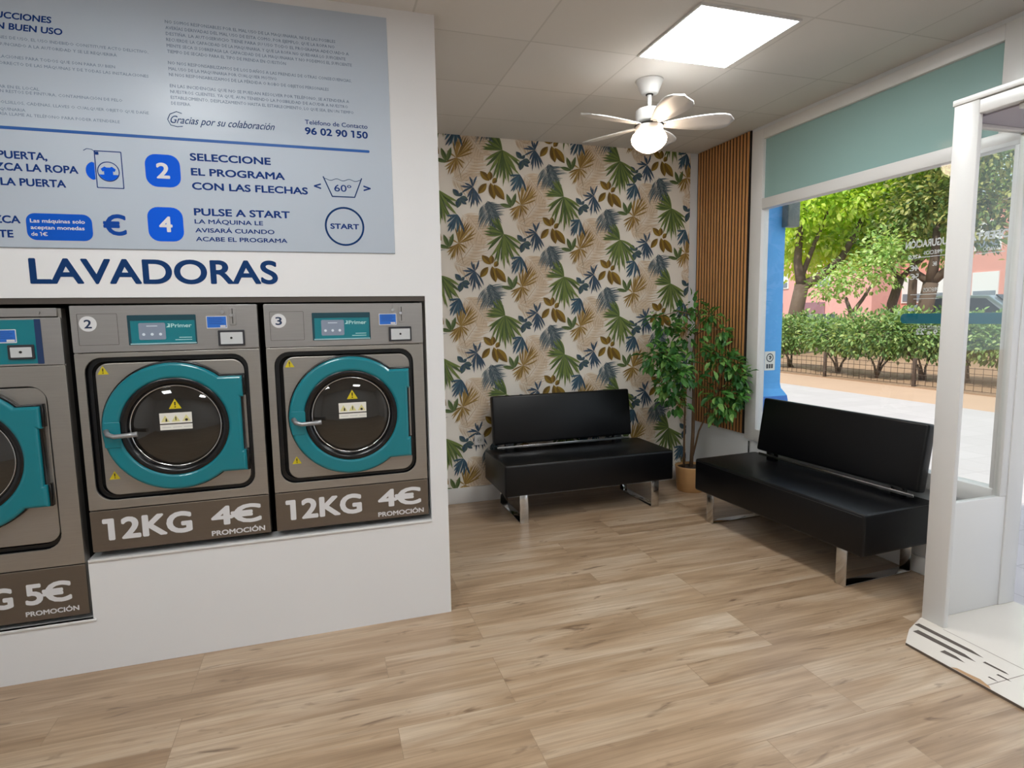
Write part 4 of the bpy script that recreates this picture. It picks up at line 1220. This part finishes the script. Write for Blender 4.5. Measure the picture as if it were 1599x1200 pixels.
# ------------------------------------------------------------------ lettering on the window
def to_window(mb):
    """letters drawn on a wall facing -y are turned to face the street (read mirrored from inside)"""
    for v in mb.bm.verts:
        x, y, z = v.co
        v.co = (XR + 0.022 - y, x, z)
wlbl = 'white word INAUGURACIÓN mirrored on the shop window left of the white post'
b = MB()
text_on(b, 'OFERTAS', 2.108, 1.880, 0.042, 2.335, bold=0.035)
to_window(b)
tag(b.build('window_lettering', M_WHITEV, normals=False), 'white word OFERTAS mirrored on the window, seen through the glazed entrance side', 'window sign', 'window lettering')
b = MB()
text_on(b, 'INAUGURACIÓN', 2.355, 1.880, 0.042, 2.668, bold=0.035)
to_window(b)
tag(b.build('window_lettering', M_WHITEV, normals=False), wlbl, 'window sign', 'window lettering')
b = MB()
text_on(b, 'LAVADO', 2.150, 1.822, 0.020, 2.235, bold=0.02)
b.box((2.13, -0.001, 1.810), (2.27, 0.0, 1.814))
to_window(b)
tag(b.build('window_lettering', M_WHITEV, normals=False), 'small underlined white letters on the window under OFERTAS, seen through the entrance side', 'window sign', 'window lettering')
b = MB()
text_on(b, 'PRECIOS', 2.452, 1.836, 0.022, 2.555, bold=0.02)
text_on(b, '12KG', 2.575, 1.818, 0.024, 2.648, bold=0.035)
b.box((2.43, -0.001, 1.822), (2.60, 0.0, 1.826))
text_on(b, '8€', 2.475, 1.770, 0.024, 2.50, bold=0.02)
text_on(b, '4€', 2.58, 1.750, 0.034, 2.635, bold=0.02)
text_on(b, '5€', 2.575, 1.700, 0.034, 2.63, bold=0.02)
text_on(b, 'PRECIOS', 2.46, 1.628, 0.022, 2.545, bold=0.01)
b.box((2.45, -0.001, 1.612), (2.62, 0.0, 1.616)); b.box((2.45, -0.001, 1.588), (2.60, 0.0, 1.591))
to_window(b)
tag(b.build('window_lettering', M_WHITEV, normals=False), 'small white price list letters on the window above the teal strip', 'window sign', 'window lettering')
b = MB()
text_on(b, 'ABIERTO', 2.43, 1.423, 0.014, 2.555, bold=0.01)
text_on(b, 'De 9 a 22', 2.37, 1.385, 0.030, 2.575, bold=0.03)
b.box((2.42, -0.001, 1.417), (2.57, 0.0, 1.420))
to_window(b)
tag(b.build('window_lettering', M_WHITEV, normals=False), 'small white opening hours letters on the window just below the teal strip', 'window sign', 'window lettering')
b = MB(); front_shape(b, [rrect(2.100, 2.674, 1.448, 1.506, 0.024)], 0.001, 0)
to_window(b)
tag(b.build('window_strip', mat('teal_vinyl', (0, 104, 124), 0.5)), 'long teal vinyl strip with rounded ends stuck on the shop window', 'window sign')

# ------------------------------------------------------------------ street outside
ZG = -0.05
b = MB(); b.box((XR + 0.10, -12, ZG - 0.2), (9.75, 34, ZG)); tag(b.build('sidewalk', paving_material()), kind='structure')
b = MB(); b.box((9.75, -12, ZG - 0.2), (11.45, 40, ZG)); tag(b.build('path', mat('ochre_path', (184, 154, 132), 0.9, var=(1.2, 0.1))), kind='structure')
b = MB(); b.box((11.45, -12, ZG - 0.2), (70, 70, ZG + 0.02)); tag(b.build('ground', mat('park_soil', (156, 126, 102), 0.95, var=(0.8, 0.22), bump=(8, 0.4))), kind='structure')

# blue pilaster of the shop front
pil = MB()
pz = [(-0.05, 0.045), (0.80, 0.045), (0.84, 0.040), (0.87, 0.024), (0.90, 0.006), (0.94, 0.0), (3.6, 0.0)]
rows = []
for z, e in pz:
    rows.append([pil.bm.verts.new(q) for q in ((XR + 0.10, 4.00 - e, z), (3.612 + e, 4.00 - e, z), (3.612 + e, 4.60 + e, z), (XR + 0.10, 4.60 + e, z))])
for r0, r1 in zip(rows, rows[1:]):
    for k in range(4):
        f = pil.bm.faces.new((r0[k], r0[(k + 1) % 4], r1[(k + 1) % 4], r1[k]))
        f.material_index = 1 if r1[0].co.z <= 0.86 else 0
pil.bm.faces.new(rows[0][::-1]); pil.bm.faces.new(rows[-1])
tag(pil.build('pillar', [mat('sky_blue_paint', (92, 168, 232), 0.6), mat('deep_blue_paint', (62, 116, 196), 0.6)]), 'sky blue painted pillar with darker flared base outside the window', 'pillar', kind='thing')
st = tag(empty('sticker', (3.50, 3.999, 1.13)), 'small white sticker with round black symbol on the blue pillar', 'sticker')
b = MB(); front_shape(b, [rrect(-0.052, 0.052, -0.078, 0.078, 0.004, 3)], 0.001, 0); b.build('paper', M_LABEL, st)
b = MB(); front_shape(b, [circ(0, 0.026, 0.036, 28), circ(0, 0.026, 0.028, 28)], 0.0006, -0.001)
front_shape(b, [[(-0.014, 0.036), (0.004, 0.046), (0.018, 0.030), (0.006, 0.010), (-0.012, 0.014), (0.002, 0.026)]], 0.0006, -0.001)
for q in range(3): front_shape(b, [rrect(-0.034 + 0.024 * q, -0.016 + 0.024 * q, -0.062, -0.026, 0.002, 2)], 0.0006, -0.001)
b.build('symbol', mat('symbol_ink', (58, 56, 66), 0.6), st)
b = MB(); b.box((3.575, 3.93, 2.205), (3.69, 4.00, 2.40), bevel=0.006)
tag(b.build('junction_box', mat('box_grey', (112, 120, 116), 0.5)), 'grey junction box fixed to top of the blue pillar', 'electrical box')

# low wire fence
fe = tag(empty('wire_fence', (11.5, 9, ZG)), 'low brown wire mesh fence along the park bed beyond the pavement', 'fence')
M_FE = mat('fence_brown', (74, 58, 48), 0.7)
fy = [9.01 + 2.27 * k for k in range(-4, 7)]
for y_ in fy:
    b = MB(); b.box((-0.03, y_ - 9 - 0.03, 0), (0.03, y_ - 9 + 0.03, 0.60), bevel=0.006); b.build('post', M_FE, fe)
b = MB()
y0, y1 = fy[0] - 9, fy[-1] - 9
for z in (0.06, 0.16, 0.27, 0.38, 0.48): b.cyl((0, y0, z), (0, y1, z), 0.006, n=5)
k = y0
while k < y1:
    b.cyl((0, k, 0.05), (0, k, 0.50), 0.005, n=5); k += 0.155
b.build('wire_mesh', M_FE, fe)

G_BUSH = [leafmat('bush_green', (132, 162, 94), 0.25), leafmat('bush_deep', (96, 128, 72), 0.2), leafmat('bush_light', (170, 188, 120), 0.3)]
def blob_leaves(mb, rng, c, rx, ry, rz, n, ln, wr=0.5, shell=0.55, pick=(0, 0, 1, 1, 2)):
    for k in range(n):
        u = rand_unit(rng)
        rr = rng.uniform(shell, 1.0)
        p = Vector((c[0] + u.x * rx * rr, c[1] + u.y * ry * rr, c[2] + u.z * rz * rr))
        d = u + rand_unit(rng) * 0.8 + Vector((0, 0, -0.25))
        l = ln * rng.uniform(0.7, 1.25)
        leaf(mb, p, d, Vector((0, 0, 1)) + rand_unit(rng) * 0.7, l, l * wr, rng.choice(pick), 0.15)
def bush(x, y, w, h, seed, label, z0=0.42):
    rng = random.Random(seed)
    t = tag(empty('bush', (x, y, ZG)), label, 'bush', 'bushes along the park fence')
    b = MB()
    for k in range(5):
        a = rng.uniform(0, 2 * PI)
        b.tube([(rng.uniform(-.05, .05), rng.uniform(-.05, .05), 0), (0.10 * math.cos(a), 0.10 * math.sin(a), 0.3), (0.3 * w * math.cos(a), 0.3 * w * math.sin(a), 0.75)], [0.035, 0.025, 0.012], 6)
    b.build('stem', mat('bush_bark', (96, 80, 66), 0.9), t)
    b = MB()
    for k in range(9):
        a = 2 * PI * k / 8
        q = (0, 0, (z0 + h) / 2) if k == 8 else (0.42 * w * math.cos(a) * 0.7, 0.42 * w * math.sin(a), (z0 + h) / 2 + rng.uniform(-0.12, 0.10))
        blob_leaves(b, rng, q, 0.42 * w * 0.7, 0.36 * w, (h - z0) / 2 * rng.uniform(0.85, 1.0), 330, 0.105, 0.5, 0.45)
    b.build('foliage', G_BUSH, t, normals=False)
for i, (x, y, w, h, lb) in enumerate((
        (12.6, 13.55, 1.15, 1.60, 'leafy green bush at the left edge of window beside the blue pillar'),
        (12.5, 11.85, 1.35, 1.48, 'wide green bush right of the blue pillar, behind the fence'),
        (12.3, 10.55, 1.45, 1.70, 'large green bush at the middle of the window view'),
        (12.7, 9.75, 1.45, 1.66, 'dense green bush under the left end of the teal strip'),
        (13.1, 9.05, 1.40, 1.62, 'green bush below the middle of the teal strip'),
        (13.0, 7.75, 1.50, 1.62, 'green bush seen through the glazed side of the entrance'),
        (13.2, 6.3, 1.4, 1.6, 'green bush beyond the open entrance'))):
    bush(x, y, w, h, 40 + i, lb)

def tree(x, y, limbs, blobs, seed, label, mats, r0=0.2, ln=0.2, n=420):
    rng = random.Random(seed)
    t = tag(empty('tree', (x, y, ZG)), label, 'tree', 'trees in the park')
    b = MB()
    for pts, rads in limbs: b.tube([Vector(p) - Vector((x, y, ZG)) for p in pts], rads, 10)
    b.build('trunk', mat('tree_bark', (98, 82, 72), 0.9, bump=(10, 0.5)), t)
    b = MB()
    for (cx, cy, cz, r) in blobs:
        blob_leaves(b, rng, (cx - x, cy - y, cz - ZG), r, r, r * 0.8, int(n * r * r / 1.0), ln, 0.5, 0.15, (0, 0, 1, 2, 2))
    b.build('crown', mats, t, normals=False)
G_SUN = [leafmat('sunny_leaf', (196, 222, 88), 0.5), leafmat('sunny_leaf_mid', (164, 204, 84), 0.45), leafmat('sunny_leaf_pale', (208, 222, 120), 0.5)]
G_MID = [leafmat('park_leaf', (158, 194, 116), 0.4), leafmat('park_leaf_deep', (120, 160, 90), 0.35), leafmat('park_leaf_pale', (200, 220, 156), 0.4)]
G_DRK = [leafmat('plane_leaf', (118, 144, 84), 0.35), leafmat('plane_leaf_deep', (84, 110, 64), 0.3), leafmat('plane_leaf_pale', (176, 178, 112), 0.35)]
tree(16.7, 17.9, [([(16.6, 17.95, -0.1), (16.75, 17.9, 1.4), (17.0, 17.9, 2.5)], [0.30, 0.26, 0.25]),
                  ([(17.0, 17.9, 2.5), (17.0, 18.15, 3.4), (17.2, 18.3, 4.6), (17.3, 18.0, 6.0)], [0.20, 0.15, 0.12, 0.06]),
                  ([(17.0, 17.9, 2.45), (17.7, 17.7, 2.85), (18.4, 17.5, 3.5), (18.9, 17.3, 4.5), (19.2, 17.0, 6.0)], [0.20, 0.16, 0.13, 0.10, 0.05]),
                  ([(17.1, 18.0, 2.9), (17.5, 17.9, 4.0), (17.9, 17.6, 5.4)], [0.10, 0.08, 0.04])],
     [(16.9, 18.4, 5.4, 1.7), (17.8, 17.6, 5.9, 1.8), (18.9, 17.0, 5.6, 1.8), (18.2, 18.6, 4.6, 1.5), (17.4, 18.9, 4.2, 1.4), (19.6, 16.6, 6.6, 1.8), (18.0, 17.6, 7.4, 1.8), (20.4, 19.5, 4.6, 1.9), (19.4, 20.5, 4.0, 1.6), (18.9, 18.2, 3.9, 1.2), (20.2, 18.2, 5.4, 1.5)], 3,
     'sunlit yellow green tree with forked trunk beside the blue pillar', G_SUN, ln=0.24)
tree(20.2, 16.9, [([(20.2, 16.9, -0.1), (20.25, 16.9, 1.8), (20.4, 16.75, 2.7)], [0.20, 0.17, 0.15]), ([(20.4, 16.75, 2.7), (20.1, 17.2, 3.3), (19.8, 17.6, 4.2)], [0.10, 0.08, 0.05]), ([(20.4, 16.75, 2.7), (20.9, 16.3, 3.4), (21.2, 16.0, 4.6)], [0.11, 0.09, 0.05])],
     [(20.2, 16.9, 4.6, 1.6), (21.0, 16.2, 5.0, 1.7), (20.6, 16.8, 6.2, 1.8), (19.9, 17.4, 3.9, 1.1), (21.4, 15.4, 6.4, 1.8), (20.6, 15.6, 3.7, 1.0), (21.0, 17.6, 4.2, 1.3)], 4,
     'green tree with slim dark forked trunk in the middle of the window view', G_MID, ln=0.24)
tree(18.9, 14.6, [([(18.9, 14.6, -0.1), (18.95, 14.6, 1.6), (19.05, 14.55, 2.4)], [0.26, 0.23, 0.22]), ([(19.05, 14.55, 2.4), (18.9, 14.95, 2.75), (18.9, 15.2, 3.3)], [0.13, 0.11, 0.06]),
                  ([(19.05, 14.55, 2.4), (19.1, 14.5, 3.2), (19.1, 14.5, 4.5)], [0.18, 0.14, 0.08]), ([(19.05, 14.55, 2.4), (19.3, 14.1, 2.9), (19.4, 14.0, 4.0)], [0.15, 0.13, 0.07])],
     [(19.0, 14.6, 5.2, 1.6), (19.6, 13.6, 5.0, 1.6), (18.8, 15.4, 4.6, 1.2), (19.6, 13.2, 6.4, 1.8), (19.0, 14.8, 6.8, 1.8), (19.8, 12.6, 4.8, 1.2), (19.9, 13.6, 3.9, 0.9), (18.6, 15.6, 3.7, 0.9)], 5,
     'dark leaved tree with thick black trunk behind the mirrored window letters', G_DRK, ln=0.2)
tree(17.0, 15.7, [([(17.0, 15.7, -0.1), (17.0, 15.7, 1.5), (16.9, 15.85, 2.0)], [0.09, 0.08, 0.05]), ([(17.0, 15.7, 1.4), (17.25, 15.5, 1.9), (17.5, 15.3, 2.5)], [0.07, 0.06, 0.03])],
     [(17.0, 16.0, 2.7, 0.95), (17.5, 15.2, 2.85, 1.0), (16.9, 16.6, 2.35, 0.75), (17.6, 14.9, 3.6, 0.9)], 6, 'small pale green tree with thin trunk above the hedge', G_MID, ln=0.16, n=500)
tree(15.5, 8.6, [([(15.5, 8.6, -0.1), (15.5, 8.6, 2.2), (15.6, 8.6, 4.0)], [0.18, 0.15, 0.08])],
     [(15.5, 8.7, 3.4, 1.15), (15.7, 8.3, 4.6, 1.25), (15.4, 9.1, 2.8, 0.8), (15.8, 8.4, 5.8, 1.1), (15.5, 7.6, 3.9, 1.2)], 7, 'green tree seen through the glazed entrance side', G_DRK, ln=0.17)
tree(27.0, 21.5, [([(27.0, 21.5, -0.1), (27.0, 21.5, 3.0), (27.1, 21.5, 5.0)], [0.22, 0.18, 0.1])],
     [(27.0, 21.5, 5.6, 2.0), (26.4, 22.8, 6.6, 2.0), (27.4, 20.2, 6.6, 2.0), (27, 21.5, 8.2, 2.0)], 8, 'pale green tree far behind the others near the buildings', G_MID, ln=0.3, n=300)

# far buildings
def building(name, x, y0, y1, h, wallm, label, wins, doors, band=None):
    t = tag(empty(name, (x, (y0 + y1) / 2, ZG)), label, 'building', 'brick buildings beyond the park')
    yc = (y0 + y1) / 2
    b = MB(); b.box((0, y0 - yc, 0), (8, y1 - yc, h)); b.build('wall', wallm, t)
    b = MB(); b.box((-0.15, y0 - yc - 0.15, h), (8.1, y1 - yc + 0.15, h + 0.25)); b.build('roof', mat('roof_grey', (168, 158, 152), 0.8), t)
    for (wy, wz, ww, wh) in wins:
        b = MB(); b.box((-0.06, wy - yc, wz), (0.05, wy - yc + ww, wz + wh)); w = b.build('window', mat('white_shutter', (226, 228, 232), 0.5), t)
        b = MB(); b.box((-0.09, wy - yc + 0.1, wz + 0.1), (-0.06, wy - yc + ww - 0.1, wz + wh * 0.35)); b.build('pane', mat('far_pane', (120, 132, 146), 0.2), w)
    for (wy, wz, ww, wh) in doors:
        b = MB(); b.box((-0.05, wy - yc, wz), (0.05, wy - yc + ww, wz + wh)); b.build('garage_door', mat('garage_mauve', (150, 112, 124), 0.6), t)
    if band:
        b = MB(); b.box((-0.08, y0 - yc, band[0]), (0.0, y1 - yc, band[1])); b.build('band', mat('red_band', (186, 72, 74), 0.7), t)
building('apartment_building', 31.0, 27.2, 40.0, 5.2, mat('pink_render', (222, 168, 164), 0.85, var=(0.6, 0.06)), 'pink building with mauve garage doors behind the forked tree',
         [(36.8, 3.2, 1.2, 1.2), (33.8, 3.2, 1.2, 1.2), (30.2, 3.2, 1.2, 1.2)], [(34.3, 0.0, 1.9, 2.2), (30.6, 0.0, 2.4, 2.2), (37.4, 0.0, 1.9, 2.2)])
building('apartment_building', 33.0, 16.0, 27.0, 7.0, mat('salmon_brick', (216, 152, 140), 0.85, var=(1.4, 0.08)), 'salmon brick building with white windows and red band beyond the park',
         [(y_, z_, 1.3, 1.5) for y_ in (16.8, 19.2, 21.6, 24.0, 25.6) for z_ in (2.0, 4.6)], [], (0.9, 1.7))

# parked cars beyond the hedge
def car(label, x, y, rz, paint, sc=1.0):
    t = tag(empty('car', (x, y, ZG + 0.02), rz), label, 'car', 'cars parked beyond the hedge')
    t.scale = (sc, sc, sc)
    prof = [(-2.1, 0.30), (-2.1, 0.75), (-1.95, 0.92), (-1.35, 1.02), (-0.75, 1.42), (0.6, 1.46), (1.35, 1.20), (1.95, 1.02), (2.1, 0.80), (2.1, 0.32), (1.75, 0.26), (-1.75, 0.26)]
    b = MB()
    me = shape2d([prof], 1.70, 0.07, 2)
    b.add_mesh(me, Matrix.Translation((0, 0.85, 0)) @ FRONT)
    b.build('body', paint, t)
    b = MB()
    for yy in (-0.852, 0.852):
        b.prism([(-1.15, yy, 1.02), (-0.72, yy, 1.35), (0.02, yy, 1.38), (0.02, yy, 1.0)], (0, 0.004 * (1 if yy > 0 else -1), 0)); b.prism([(0.08, yy, 1.0), (0.08, yy, 1.38), (0.55, yy, 1.39), (1.2, yy, 1.14), (1.25, yy, 1.04)], (0, 0.004 * (1 if yy > 0 else -1), 0))
    b.prism([(-1.36, -0.70, 1.035), (-1.36, 0.70, 1.035), (-0.78, 0.66, 1.42), (-0.78, -0.66, 1.42)], (-0.02, 0, 0.02))
    b.build('side_windows', mat('car_glass', (40, 48, 58), 0.1), t)
    for xx in (-1.3, 1.3):
        for yy in (-0.80, 0.80):
            b = MB(); b.cyl((xx, yy - 0.10, 0.31), (xx, yy + 0.10, 0.31), 0.31, n=24); w = b.build('wheel', M_BLACK, t)
            b = MB(); b.cyl((xx, yy - 0.105, 0.31), (xx, yy + 0.105, 0.31), 0.19, n=20); b.build('hub', M_SILVER, w)
car('pale silver car parked beyond the bush behind the glazed entrance side', 22.6, 15.2, R(84), mat('silver_paint', (196, 206, 216), 0.25, 0.3, coat=0.6), 1.42)
car('grey car mostly hidden behind the hedge near the garage doors', 25.0, 25.5, R(85), mat('grey_paint', (120, 122, 126), 0.3, 0.3, coat=0.6))
